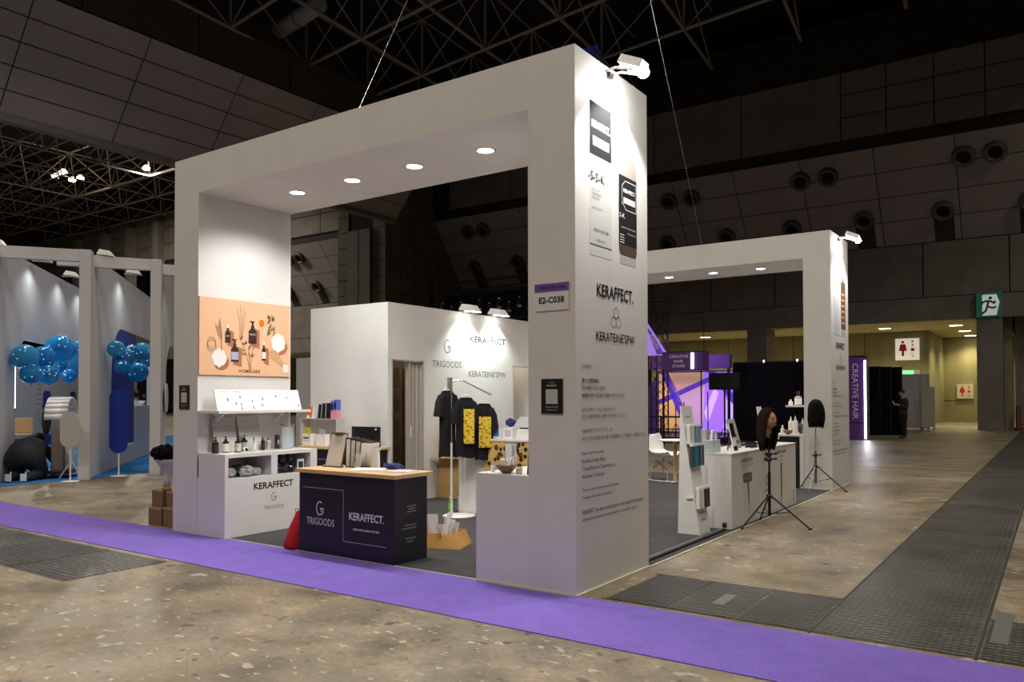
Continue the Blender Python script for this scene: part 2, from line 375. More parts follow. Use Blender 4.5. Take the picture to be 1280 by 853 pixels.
# sloping panels: a real slope from (y 37, z 8.97) up and out to (y 34, z 13.1)
SL = Vector((0, -3.0, 4.13)); SLn = SL.normalized(); NRM = Vector((0, -SLn.z, SLn.y))
def slope_wall(x0, x1, nm, ncol, nrow=4):
    back = structure(B().hexa([(x0, YW+.05, 8.97), (x1, YW+.05, 8.97), (x1, YW+.6, 8.97), (x0, YW+.6, 8.97)], [(x0, YW-2.95, 13.1), (x1, YW-2.95, 13.1), (x1, YW+.6, 13.1), (x0, YW+.6, 13.1)]).obj(nm, JDARK))
    dx = (x1-x0)/ncol; me = None; Ls = SL.length/nrow
    for i in range(ncol):
        for k in range(nrow):
            if me is None:
                g_ = .02; a = SLn*g_; b_ = SLn*(Ls-g_); n_ = NRM*.03
                me = B().hexa([Vector((g_, 0, 0))+a, Vector((dx-g_, 0, 0))+a, Vector((dx-g_, 0, 0))+b_, Vector((g_, 0, 0))+b_],
                              [Vector((g_, 0, 0))+a+n_, Vector((dx-g_, 0, 0))+a+n_, Vector((dx-g_, 0, 0))+b_+n_, Vector((g_, 0, 0))+b_+n_]).mesh('wall_panel', HALLPANEL)
            o = bpy.data.objects.new('wall_panel', me); COL.objects.link(o); o.parent = back; o.location = Vector((x0+i*dx, YW, 8.97))+SLn*Ls*k
    return back
def on_slope(x, z): return Vector((x, YW-3.0*(z-8.97)/4.13, z))
slope_wall(-30.4, 26, 'wall_back_slope', 17)
slope_wall(-62, -34.7, 'wall_back_slope_left', 8)
RIM = mat('nozzle_rim', (.11, .105, .095), .45, .3)
R90 = Matrix.Rotation(math.radians(90)+math.atan2(3.0, 4.13)*1.0, 4, 'X')
Q = NRM.to_track_quat('Z', 'Y').to_matrix().to_4x4()
def nozzle(x, z, slot, lab):
    p = on_slope(x, z)+NRM*.05
    N = thing('air_nozzle', lab, 'vent', p, 0, 'round air nozzles in the sloping wall')
    B().lathe([(.26, -.04), (.26, .16), (.33, .26), (.42, .28), (.46, .2), (.47, -.02)], n=24).xf(Q).obj('rim', RIM, N)
    B().lathe([(0, .05), (.26, .04)], n=24).xf(Q).obj('throat', HOLE, N)
    if slot:
        L = on_slope(x, 8.99)-on_slope(x, z); a = Vector((-.42, 0, 0)); b_ = Vector((.42, 0, 0))
        B().hexa([a-NRM*.04, b_-NRM*.04, b_-NRM*.04+L, a-NRM*.04+L], [a-NRM*.01, b_-NRM*.01, b_-NRM*.01+L, a-NRM*.01+L]).obj('recess', mat('nozzle_recess', (.035, .034, .034), .8), N)
pairs = [(-7.25, -5.95), (-.25, .95), (-14.2, -12.9), (-28.0, -26.8), (-21.1, -19.9), (-45.4, -44.2), (-52.3, -51.1)]
for i, (a, b_) in enumerate(pairs):
    for k, x in enumerate((a, b_)):
        nozzle(x, 12.25, False, '%s round air vent of the upper pair %s' % (('left', 'right')[k], ('above the rear arch lamp', 'at the right edge of the photo', 'just right of the front arch', 'seen inside the front arch on the right', 'hidden behind the front arch post', 'seen inside the front arch on the left', 'hidden behind the poster post')[i]))
ORD = ['first', 'second', 'third', 'fourth', 'fifth', 'sixth', 'seventh', 'eighth', 'ninth', 'tenth', 'eleventh', 'twelfth', 'thirteenth']
for i, x in enumerate([2.2-3.42*k for k in range(0, 10)]+[-43.9, -40.5, -47.3]):
    nozzle(x, 10.25, True, '%s single round air vent from the right, above its dark slot' % ORD[i])
# dark strip and the upper tiled walls
structure(B().box(-62, 26, 34, 35, 13.1, 13.55).obj('trim_4', mat('dark_strip', (.02, .02, .02), .8)))
up = structure(B().box(-30.4, 26, 33.9, 35, 13.55, 16.9).obj('wall_upper_tiles', JDARK))
tiles(-5.2, 26, 13.6, 16.85, 16, 3, 33.9, HALLTILE, up); tiles(-29, -5.2, 13.6, 16.85, 5, 1, 33.9, HALLTILE, up)
up2 = structure(B().box(-30.4, 26, 33.95, 35, 16.95, 19.4).obj('wall_upper_band', JDARK))
tiles(-30.4, 26, 17.0, 19.3, 14, 2, 34.0, mat('upper_tile_dark', (.055, .046, .038), .8), up2)
upl = structure(B().box(-95, -34.7, 33.9, 35, 13.55, 18.0).obj('wall_upper_left', JDARK))
tiles(-93, -34.7, 13.6, 17.9, 18, 3, 33.9, HALLTILE, upl)
lowl = structure(B().box(-95, -34.7, YW, YW+.6, 6.3, 8.97).obj('wall_lower_left', JDARK)); tiles(-62, -34.7, 6.3, 8.95, 8, 1, YW, HALLTILE, lowl)
# the great pier between the two bays
pier = structure(B().box(-34.65, -30.45, 29.6, 37.4, 0, 20).obj('wall_pier', JDARK))
PT = noise_mat('pier_tile', (.115, .10, .07), (.17, .15, .11), .8, .75, bump=.1)
for z in range(0, 19):
    for x0, x1 in ((-34.65, -33.65), (-31.55, -30.45)):
        B().box(x0+.02, x1-.02, 29.54, 29.64, z+.02, z+.98).obj('tile', PT, pier)
    for k in range(6):
        if 5 <= z: B().box(-30.5, -30.40, 29.6+k*1.24+.03, 29.6+(k+1)*1.24-.03, z+.02, z+.98).obj('tile', PT, pier)
for x in (-33.55, -32.55): B().box(x, x+.92, 29.35, 29.62, 0, 12.0).obj('pilaster', noise_mat('pilaster', (.15, .135, .12), (.19, .17, .15), .6, .7) if 'pilaster' not in MATS else MATS['pilaster'], pier)
# exit-sign column continues, roller shutter bay at the right
structure(B().box(1.0, 4.2, YW+1.5, YW+1.7, 5.9, 9).obj('wall_shutter_top', MATS['beam_concrete']))
structure(B().box(1.0, 1.35, YW+.9, YW+1.7, 0, 6.2).obj('trim_5', CONC2))
sh = thing('roller_shutter', 'ribbed grey metal roller shutter at the right edge of the photo', 'shutter', (3.3, YW+1.6, 0))
me = B().box(-1.7, 1.7, -.03, .03, .01, .14).mesh('slat', mat('shutter_metal', (.20, .18, .14), .5, .4))
for k in range(39):
    o = bpy.data.objects.new('slat', me); COL.objects.link(o); o.parent = sh; o.location = (0, 0, .15*k)
B().box(-1.86, -1.68, -.12, .1, 0, 5.9).obj('guide_rail', mat('rail', (.22, .22, .2), .5, .3), sh)
ex = thing('exit_sign', 'green and white running man exit sign on the concrete column', 'sign', (.51, YW-.16, 5.77))
B().box(-.5, .5, -.10, 0, -.56, .56).obj('panel', mat('exit_green', (.01, .17, .09), .5, emit=.18), ex)
WEM = mat('exit_white', (.8, .85, .8), .5, emit=.30, ecol=(.8, .9, .82))
U, V = (1, 0, 0), (0, 0, 1)
flat([(-.26, -.5), (.3, -.5), (.42, .1), (.3, .46), (-.26, .46)], ex, (0, -.10, 0), U, V, WEM, 'doorway_mark', .004)
GD = mat('exit_figure', (.01, .12, .06), .5)
flat(ell(.14, .14, .06, .30), ex, (0, -.10, 0), U, V, GD, 'figure_head', .008)
for p in ([(.0, .2), (-.06, -.08)], [(-.04, .18), (-.24, .12), (-.3, .0)], [(.02, .18), (.2, .06), (.26, .16)], [(-.06, -.08), (.14, -.16), (.3, -.12)], [(-.06, -.08), (-.12, -.28), (-.28, -.42)]):
    strip(p, .085, ex, (0, -.10, 0), U, V, GD, 'figure_limb', .008)
RED = mat('sign_red', (.62, .02, .05), .5); SGN = mat('backlit_sign', (.9, .85, .78), .5, emit=.42, ecol=(1, .93, .82))
SGN2 = mat('matt_sign', (.72, .68, .58), .5)
def restroom(o, w, h, lab, ms, ns):
    s = thing('restroom_sign', lab, 'sign', o)
    B().box(-w/2, w/2, -.08, 0, -h/2, h/2).obj('panel', ms, s)
    P = (0, -.08, 0)
    flat(ell(.13*h, .13*h, -.18*w, .33*h), s, P, U, V, RED, 'figure_head', .004)
    flat([(-.18*w-.11*h, .24*h), (-.18*w+.11*h, .24*h), (-.18*w+.17*h, -.08*h), (-.18*w-.17*h, -.08*h)], s, P, U, V, RED, 'figure_dress', .004)
    flat(rect(.10*h, .24*h, -.18*w, -.20*h), s, P, U, V, RED, 'figure_legs', .004)
    flat(ell(.09*h, .09*h, .22*w, .36*h), s, P, U, V, RED, 'small_figure', .004); strip([(.18*w, .24*h), (.26*w, .22*h), (.2*w, .14*h)], .035*h, s, P, U, V, RED, 'small_figure', .004)
    flat(rrect(.16*h, .14*h, .03*h, .23*w, -.02*h), s, P, U, V, RED, 'small_figure', .004)
    strip([(.2*w, -.2*h), (.2*w, -.32*h), (.26*w, -.32*h), (.29*w, -.4*h)], .025*h, s, P, U, V, RED, 'wheelchair_mark', .004)
restroom((-3.79, 43.185, 4.19), 1.20, 1.20, 'larger lit white restroom sign with red figure on the corridor wall', SGN, 1)
restroom((-1.59, 49.985, 1.87), .88, .88, 'smaller white restroom sign with red figure inside the passage', SGN2, 1)
B().box(-2.1, -1.95, 43.6, 43.8, 2.5, 2.7)
gx = thing('green_exit_lamp', 'small lit green exit lamp above the grey partition', 'exit lamp', (-3.68, 43.185, 2.87))
B().box(-.5, .5, -.06, 0, -.16, .16).obj('case', mat('lamp_case', (.5, .5, .45), .5), gx); B().box(-.48, .2, -.07, -.06, -.14, .14).obj('lit_face', mat('exit_lit', (.2, .9, .45), .5, emit=.9), gx)
# hanging smoke detector-like speaker domes are too small; roof
rf = structure(B().box(-97, 27, -16, 62, 21.2, 21.4).obj('ceiling', mat('roof_deck', (.012, .011, .016), .9)))
TR = mat('truss_steel', (.30, .26, .25), .5)
A0 = Vector((-18.475, 19.558)); ex_ = Vector((4.47, -.60)); ey_ = Vector((-.47, 4.70))
cnt = [0]; rest = B()
def bar(p, q, r, near):
    if near and cnt[0] < 295:
        cnt[0] += 1; B().tube([p, q], r, 6, False).obj('truss_bar', TR, rf)
    else: rest.tube([p, q], r, 4, False)
for i in range(-10, 8):
    for k in range(-5, 3):
        b0 = A0+ex_*i+ey_*k; p = Vector((b0.x, b0.y, 18)); inx = -29 < p.x < 24
        if p.y > 34 or not inx: continue
        vis = p.y > 12 and -28 < p.x < 5
        top = p+Vector((0, 0, 2.9)); px_ = p+Vector((ex_.x, ex_.y, 0)); py_ = p+Vector((ey_.x, ey_.y, 0))
        if px_.x < 26: bar(p, px_, .085, vis); bar(top, px_+Vector((0, 0, 2.9)), .05, vis); bar(p, px_+Vector((0, 0, 2.9)), .035, vis)
        if py_.y < 34.5: bar(p, py_, .085, vis); bar(top, py_+Vector((0, 0, 2.9)), .05, vis); bar(py_, top, .035, vis)
        bar(p, top, .06, vis); 
# the next hall's space frame, seen under the bridge
for i in range(0, 9):
    for k in range(0, 11):
        p = Vector((-35-5.2*i, 1+3.6*k, 17.6)); top = p+Vector((-2.6, 1.8, 2.6)); b_ = p.y < 38
        rest.tube([p, p+Vector((-5.2, 0, 0))], .08, 4, False); rest.tube([p, p+Vector((0, 3.6, 0))], .06, 4, False)
        for d in ((0, 0), (-5.2, 0), (0, 3.6), (-5.2, 3.6)): rest.tube([p+Vector((d[0], d[1], 0)), top], .05, 4, False)
        rest.tube([top, top+Vector((-5.2, 0, 0))], .07, 4, False); rest.tube([top, top+Vector((0, 3.6, 0))], .05, 4, False)
rest.obj('truss_web', TR, rf)['kind'] = 'stuff'
LAMPF = mat('far_lamp_lens', (1, .85, .65), .4, emit=16, ecol=(1, .82, .58))
for n_, (x, y) in enumerate([(-57.4, 22.9), (-55.8, 22.7), (-57.4, 24.1), (-56.4, 24.2), (-50.0, 25.6), (-47.8, 24.6)]):
    o = B().lathe([(0, -.02), (.22, 0), (.26, .12), (.1, .3), (0, .3)], (0, 0, 0), 16).obj('high_bay_lamp', LAMPF, None, loc=(x, y, 17.8)); tag(o, ('front left', 'front right', 'rear left', 'rear right', 'lone far', 'lone farthest')[n_]+' bright high bay lamp in the truss of the next hall', 'hall lamp', 'distant hall lamps')
# bridge wall between halls (x = -30): sloping panels, ledge, dark band
BX = -30.0
br = structure(B().hexa([(BX-.35, -14, 12.45), (BX-.05, -14, 12.45), (BX-.05, 30, 12.45), (BX-.35, 30, 12.45)], [(BX+2.0, -14, 16.2), (BX+2.95, -14, 16.2), (BX+2.95, 30, 16.2), (BX+2.0, 30, 16.2)]).obj('wall_left_slope', mat('bridge_joint', (.07, .055, .05), .8)))
S2 = Vector((3, 0, 3.75)); s2 = S2.normalized(); n2 = Vector((s2.z, 0, -s2.x)); me = None
for i in range(10):
    for k in range(5):
        if me is None:
            a = s2*.025; b_ = s2*(S2.length/5-.025); n_ = n2*.03; y0, y1 = .025, 4.375
            me = B().hexa([Vector((0, y0, 0))+a, Vector((0, y1, 0))+a, Vector((0, y1, 0))+b_, Vector((0, y0, 0))+b_], [Vector((0, y0, 0))+a+n_, Vector((0, y1, 0))+a+n_, Vector((0, y1, 0))+b_+n_, Vector((0, y0, 0))+b_+n_]).mesh('wall_panel', BRIDGEPANEL)
        o = bpy.data.objects.new('wall_panel', me); COL.objects.link(o); o.parent = br; o.location = Vector((BX, -14+4.4*i, 12.45))+s2*S2.length/5*k
structure(B().box(BX-.35, BX+.12, -14, 30, 12.18, 12.42).obj('trim_6', mat('bridge_ledge', (.22, .20, .18), .7)))
ub = structure(B().box(BX-3, BX+3, -14, 30, 16.25, 18.1).obj('wall_left_band', mat('bridge_band', (.075, .062, .05), .8)))
jb = B()
for k in range(9): jb.box(BX+2.99, BX+3.03, -10+4.9*k, -9.95+4.9*k, 16.3, 18.1)
jb.obj('panel_joint', JDARK, ub)
# ribbed end frames of the next hall
for x in (-62, -66.5, -71, -76):
    structure(B().box(x, x+.8, 33.2, 33.9, 0, 17).obj('trim_7', MATS['beam_concrete']))
structure(B().box(-97, -96, -16, 62, 0, 21.2).obj('wall_left_far', HALLTILE)); 
structure(B().box(-97, 27, -16, -15, 0, 21.2).obj('wall_front', HALLTILE)); structure(B().box(26, 27, -16, 62, 0, 21.2).obj('wall_right', HALLTILE))
# suspension wires
for p, d, lab in (((-2.39, .02, 4.32), (.135, .52, 1.21), 'thin steel wire rising from the front arch'), ((-2.22, 8.42, 4.32), (-.81, -.42, 4.57), 'thin steel wire rising from the rear arch')):
    p, d = Vector(p), Vector(d); d = d/d.z
    tag(B().tube([p, p+d*13.6], .005, 6).obj('suspension_wire', CHROME), lab, 'wire')

du = thing('air_duct', 'pale round air duct hanging in the dark roof truss', 'duct', (0, 0, 0)); B().tube([(-28.2, 19.7, 19.6), (-24.5, 19.06, 19.6)], .38, 16).obj('tube', mat('duct_grey', (.45, .45, .46), .5), du); B().tube([(-26.4, 19.39, 19.6), (-26.2, 19.35, 19.6)], .42, 16).obj('collar', TR, du)
bl_ = thing('blue_cloth', 'small blue cloth hanging from the roof truss behind the front arch corner', 'cloth', (-15.4, 28.05, 18.3)); B().box(-.45, .45, -.02, .02, -.9, .3).obj('cloth', mat('deep_blue_cloth', (.02, .03, .35), .8, emit=.05, ecol=(.05, .08, 1)), bl_)
# ================================================================== THE WHITE BOOTH
X_, Y_, Z_ = (1, 0, 0), (0, 1, 0), (0, 0, 1)
run = tag(B().box(-24, 9, -.945, .028, 0, .006).obj('carpet_runner', MATS['purple_carpet']), 'long purple carpet strip crossing the concrete floor before the front arch', 'carpet')
bc = B(); bc.box(-4.42, -.985, .04, 1.32, .0005, .009); bc.box(-5.40, -.002, 1.32, 8.38, .0005, .009); bc.box(-4.93, -.45, 8.38, 9.68, .0005, .009); bc.box(-6.5, -5.40, 2.3, 7.0, .0005, .009)
bco = tag(bc.obj('booth_carpet', MATS['charcoal_carpet']), 'charcoal carpet covering the floor of the white booth', 'carpet')
B().box(-4.43, -.98, .029, .042, .0005, .011).obj('edge_strip', mat('cream_tape', (.62, .58, .47), .6), bco)
B().box(-.004, .012, 1.32, 8.38, .0005, .011).obj('edge_strip', mat('cream_tape'), bco)
cc = thing('cable_cover', 'flat black cable cover lying along the right edge of the booth carpet', 'cable cover', (-.09, 2.45, .009))
B().box(-.075, .0, -1.12, 1.15, 0, .022).obj('duct', BLK, cc, .004); B().box(-.045, -.03, -1.12, 1.15, .022, .026).obj('groove', mat('grey_rubber', (.2, .2, .2), .5), cc)
def arch(y0, lab, k):
    A = thing('booth_arch', lab, 'arch', (0, y0, 0), 0)
    B().box(-5.412, -4.94, 0, 1.31, 0, 3.89).obj('left_post', WHITE, A)
    B().box(-.44, 0, 0, 1.31, 0, 3.89).obj('right_post', WHITE, A)
    B().box(-5.412, 0, 0, 1.31, 3.89, 4.32).obj('header', WHITE, A)
    s = B().box(-.44, -.001, -.012, 0, .0, .02).box(0, .012, 0, 1.31, 0, .02); s.obj('kick_strip', mat('cream_tape'), A)
    for x in (-4.02, -3.135, -2.245, -1.35):
        tr_ = B().lathe([(.098, 0), (.092, -.006), (.08, -.007), (.078, 0)], (x, .645, 3.89), 24).obj('lamp_trim', mat('chrome_trim', (.7, .7, .7), .25, .6), A)
        B().lathe([(0, -.004), (.079, -.004)], (x, .645, 3.89), 24).obj('lamp_lens', mat('lens_lit', (1, .95, .86), .4, emit=22, ecol=(1, .95, .88)), tr_)
        light('downlight', 'SPOT', (x, y0+.645, 3.87), 140, (1, .955, .91), (x, y0+.645, 0), spot_size=2.6, spot_blend=.55, shadow_soft_size=.08)
    return A
A1 = arch(0, 'large white square exhibition arch at the front of the booth', 1)
A2 = arch(8.385, 'matching white exhibition arch at the rear of the booth', 2)
# --- prints on the outward faces of the right posts
GB = mat('print_pale_grey', (.62, .62, .61), .6); GB2 = mat('print_mid_grey', (.52, .52, .51), .6); BT = mat('print_brown_glass', (.10, .065, .055), .5)
BTL = mat('print_brown_light', (.36, .29, .26), .5); PEACHP = mat('print_peach', (.72, .42, .26), .6); BRN = mat('print_brown', (.17, .085, .05), .6)
matte(GB, GB2, BT, BTL, PEACHP, BRN)
def face_prints(A, k):
    o = (0, 0, 0); F = lambda p, m, n='printed_box', l=.001: flat(p, A, o, Y_, Z_, m, n, l)
    R = lambda y0, y1, z0, z1: [(y0, z0), (y1, z0), (y1, z1), (y0, z1)]
    T = lambda s, y, z, w, h, m=INK, b=0, a='c': text(s, A, (0, y, z), Y_, Z_, w, h, m, b, anchor=a, lift=.004)
    if k == 1:
        F(R(.235, .607, 2.79, 3.955), GB); F(R(.235, .607, 3.52, 3.955), INK, l=.002); F(R(.235, .607, 2.70, 2.78), mat('print_faint', (.66, .65, .64), .6)); F(R(.235, .607, 2.785, 2.795), INKG, l=.002)
        T('KERAFFECT.', .421, 3.775, .31, .062, INKW, .03); F(R(.285, .56, 3.60, 3.675), PAPER, l=.003); T('KERATINE CARE', .42, 3.638, .2, .02, INKG)
        T('-S-S-K', .345, 3.345, .27, .075, INK, 0)
        for i, w_ in enumerate((.13, .16, .12)): T(('FOR COLOR', 'TREATMENT', 'SYSTEM')[i], .27, 3.24-i*.035, w_, .02, INKG, 0, 'l')
        T('MADE IN JAPAN', .27, 3.09, .17, .02, INKG, 0, 'l')
        T('KERATIN CARE SYSTEM', .42, 2.915, .25, .02, INK, .01); T('PROFESSIONAL USE', .42, 2.835, .15, .016, INK)
        # printed bottle
        F([(.745, 2.82), (.77, 2.78), (1.06, 2.78), (1.085, 2.82), (1.085, 3.56), (1.05, 3.63), (.98, 3.66), (.85, 3.66), (.78, 3.63), (.745, 3.56)], BTL, 'printed_bottle')
        F(R(.74, 1.088, 2.87, 3.47), INK, 'printed_label', .002); F([(.745, 2.87), (.745, 2.82), (.77, 2.78), (1.06, 2.78), (1.085, 2.82), (1.085, 2.87)], BT, 'printed_bottle', .002)
        F([(.85, 3.66), (.98, 3.66), (.975, 3.73), (.955, 3.80), (.95, 3.90), (.915, 3.90), (.90, 3.80), (.86, 3.72)], mat('print_white_cap', (.78, .78, .77), .5), 'printed_cap')
        F(R(.76, 1.07, 2.70, 2.775), mat('print_reflection', (.50, .47, .45), .6), 'printed_reflection')
        strip([(.80, 3.22), (.80, 3.38), (.86, 3.43), (1.07, 3.43), (1.07, 3.18), (.87, 3.18), (.80, 3.24)], .006, A, (0, 0, 0), Y_, Z_, INKW, 'printed_line', .004)
        T('KERAFFECT', .935, 3.345, .22, .035, INKW, .03); F(R(.83, 1.05, 3.235, 3.285), PAPER, 'printed_label', .003); T('KERATINE CARE', .94, 3.26, .16, .014, INKG)
        T('S-K', .80, 3.12, .10, .04, INKW, .02); T('KERATIN CARE SYSTEM', .92, 3.02, .27, .014, INKW); T('PROFESSIONAL USE', .98, 2.975, .16, .012, INKW)
        for i in range(4): T('AAA BBB', .80, 2.955-i*.02, .09, .009, INKW) if 0 else F(R(.76, .84, 2.95-i*.022, 2.957-i*.022), INKW, 'printed_line', .003)
    else:
        F(R(.235, .607, 3.05, 3.955), mat('print_faint')); F(R(.235, .607, 3.42, 3.955), PEACHP, l=.002); F(R(.27, .57, 3.56, 3.6), PAPER, l=.003); F(R(.27, .57, 3.64, 3.72), PAPER, l=.003); F(R(.235, .607, 2.6, 3.36), mat('print_lilac', (.56, .54, .62), .6), l=.002)
        F(R(.745, 1.085, 2.72, 3.55), BRN, 'printed_bottle'); F(R(.745, 1.085, 3.42, 3.55), BT, 'printed_bottle', .002)
        F([(.88, 3.55), (.98, 3.55), (.98, 3.72), (.945, 3.74), (.94, 3.9), (.86, 3.9), (.88, 3.86), (.91, 3.72)], INK, 'printed_cap')
        for i in range(6): F(R(.80, 1.0, 3.32-i*.1, 3.35-i*.1), PEACHP, 'printed_line', .003)
        F(R(.76, 1.07, 2.60, 2.70), mat('print_reflection'), 'printed_reflection')
    T('KERAFFECT.', .677, 2.428, .665, .108, INK, .018)
    hexmark(A, (0, .684, 2.215), Y_, Z_, .18, INKG)
    T("KERATEINE'SPW", .682, 2.052, .705, .078, INK, .008)
    T('CONCEPT:', .093, 1.795, .16, .026, INK, 0, 'l')
    L = [('髪の内部補修。', 1.683, .29, 1), ('それが私たちのこだわり', 1.625, .39, 1), ('美容師の声から生まれた活性ケラチンブランド', 1.565, .735, 1),
         ('私たちが考えていることはただひとつ、', 1.452, .58, 0), ('サロンの技術が本当に必要とするものをつくること。', 1.397, .77, 0),
         ('「KERAFFECT（ケラフェクト）」は、', 1.285, .52, 0), ('サロンで日々お客さまに接する美容師のニーズを軸として誕生しました。', 1.222, 1.17, 0),
         ('Repair hair from within.', 1.105, .37, 0), ('Re-Active Keratin Brand', 1.047, .38, 0), ('Created from our Commitment to', .988, .56, 0), ("Hairdresser's Concerns", .927, .36, 0),
         ('There is only one thing we think about.', .815, .63, 0), ('Creating what salons truly need.', .757, .50, 0),
         ('KERAFFECT has been created based on the needs of hairdressers', .645, 1.09, 0), ('who work and interact with customers every day in salons.', .583, .97, 0)]
    for s, z, w_, b in L: T(s, .093, z, w_, .034 if ord(s[0]) > 200 else .032, INK, .012 if b else 0, 'l')
face_prints(A1, 1); face_prints(A2, 2)
# --- sign plate, placards
def e2sign():
    s = thing('booth_number_sign', 'white and purple booth number plate reading E2-C038 high on the right post', 'sign', (-.2135, -.002, 2.347))
    B().box(-.1585, .1585, -.006, 0, -.108, .108).obj('plate', mat('plate_white', (.74, .72, .75), .5), s)
    B().box(-.1585, .1585, -.008, -.006, .042, .108).obj('purple_band', mat('band_purple', (.17, .08, .38), .5), s)
    text('CREATIVE HAIR', s, (0, -.008, .074), X_, Z_, .255, .026, INK, 0); text('E2-C038', s, (0, -.006, -.025), X_, Z_, .235, .052, INK, .028)
e2sign()
for x, l in ((-5.19, 'small black placard with a white card on the left arch post'), (-.213, 'small black placard with a white card on the right arch post')):
    s = thing('placard', l, 'placard', (x, -.002, 1.558), 0, 'black card placards on the arch posts')
    B().box(-.099, .099, -.006, 0, -.138, .138).obj('board', BLK, s); B().box(-.055, .055, -.008, -.006, -.06, .055).obj('card', mat('card_grey', (.5, .52, .48), .7), s)
    text('KERAFFECT', s, (0, -.006, .085), X_, Z_, .09, .012, INKW, .02); text('TRIGOODS', s, (0, -.006, .108), X_, Z_, .05, .008, INKW)
    text('OFFICIAL ACCOUNT', s, (0, -.006, -.085), X_, Z_, .12, .009, INKW); text('FOLLOW US', s, (0, -.006, -.108), X_, Z_, .10, .009, INKW)
# --- flood lamps clamped to the arches
def flood(loc, lab, aim):
    s = thing('flood_lamp', lab, 'spotlight', loc)
    B().box(-.02, .035, -.03, .03, -.05, .02).obj('clamp', BLKM, s, .004)
    B().tube([(.02, -.05, 0), (.10, -.07, .0), (.20, -.08, -.035), (.27, -.08, -.06)], .011, 8).obj('arm', STEEL, s)
    B().tube([(.02, .05, 0), (.10, .05, .0), (.20, .05, -.035), (.27, .05, -.06)], .011, 8).obj('arm', STEEL, s)
    B().tube([(.04, -.05, .0), (.04, .05, .0)], .012, 8).obj('hinge', STEEL, s)
    hs = B().hexa([(.13, -.10, .03), (.33, -.10, -.06), (.33, .08, -.06), (.13, .08, .03)], [(.16, -.08, .10), (.35, -.08, .01), (.35, .06, .01), (.16, .06, .10)]).obj('housing', STEEL, s, .006)
    B().hexa([(.16, -.09, .014), (.33, -.09, -.063), (.33, .07, -.063), (.16, .07, .014)], [(.155, -.09, .006), (.325, -.09, -.07), (.325, .07, -.07), (.155, .07, .006)]).obj('glass', mat('flood_lit', (1, 1, .95), .3, emit=60, ecol=(1, .99, .93)), hs)
    B().ball((.325, -.01, -.075), (.05, .055, .045), 14, 10).obj('bulb', mat('flood_bulb', (1, 1, .95), .3, emit=110, ecol=(1, .99, .93)), hs)
    light('flood_light', 'SPOT', (loc[0]+.33, loc[1]-.01, loc[2]-.15), 150, (1, .98, .92), aim, spot_size=1.85, spot_blend=.35, shadow_soft_size=.05)
flood((.0, .56, 4.275), 'bright white flood lamp clamped to the top of the front arch', (.0, .6, 3.35))
flood((.0, 8.94, 4.27), 'bright white flood lamp clamped to the top of the rear arch', (.0, 9.0, 3.35))
# --- left display cabinet with two cubbies
dc = thing('display_cabinet', 'white display cabinet with two cubbyholes under the homecare poster', 'cabinet', (-4.94, 0, 0))
X0, X1 = 0.002, .509
b_ = B().box(X0, X1, .002, 1.305, 0, .655).box(X0, X1, .002, 1.305, .885, .925)
for a, c in ((.002, .045), (.62, .71), (1.20, 1.305)): b_.box(X0, X1, a, c, .655, .885)
b_.box(X0, X0+.02, .002, 1.305, .655, .885).obj('body', mat('white_laminate', (.74, .725, .70), .4), dc)
text('KERAFFECT', dc, (X1, .66, .543), Y_, Z_, .56, .078, INK, .025); gmark(dc, (X1, .66, .405), Y_, Z_, .095, INKG); text('TRIGOODS', dc, (X1, .66, .285), Y_, Z_, .285, .042, INKG)
# --- right low cabinet
rc = thing('display_cabinet', 'plain white low cabinet joined to the right arch post', 'cabinet', (-.972, 0, 0))
B().box(0, .53, .002, 1.305, 0, .905).obj('body', mat('white_laminate'), rc); B().box(0, .53, .002, 1.305, .905, .915).obj('top', mat('white_laminate'), rc); B().box(0, .53, -.012, 0, 0, .02).obj('kick_strip', mat('cream_tape'), rc)
# --- wall shelf + leaning sign boards
ws = thing('wall_shelf', 'thin white wall shelf under the homecare poster', 'shelf', (-4.94, .0, 1.375))
B().box(.002, .40, 0, 1.30, 0, .03).obj('board', mat('white_laminate'), ws)
for y in (.2, 1.05): B().prism([(.0, 0), (.22, 0), (.0, -.13)], y, y+.015, 'y').obj('bracket', mat('white_laminate'), ws)
sb = thing('sign_board', 'long white information board leaning on the wall shelf', 'board', (-4.72, .10, 1.406))
th = math.radians(20)
B().hexa([(0, 0, 0), (.012, 0, 0), (.012, 1.20, 0), (0, 1.20, 0)], [(-.08, 0, .24), (-.068, 0, .24), (-.068, 1.20, .24), (-.08, 1.20, .24)]).obj('panel', PWHITE, sb)
vv = Vector((-.08, 0, .24)).normalized()
random.seed(3)
for i in range(6): text('ITEM LIST', sb, Vector((.012, .12+.185*i, 0))+vv*.225, Y_, vv, .08, .012, INKG)
for i, (y, h) in enumerate(((.16, .13), (.33, .16), (.49, .11), (.64, .14), (.84, .17), (1.0, .15), (1.16, .05), (.49, .03), (.33, .07), (.62, .06), (.26, .08), (.33, .02))):
    flat(rrect(.014, .036, .006), sb, Vector((.012, y, 0))+vv*h, Y_, vv, (INK, BT, INKG)[i % 3], 'printed_bottle', .002)
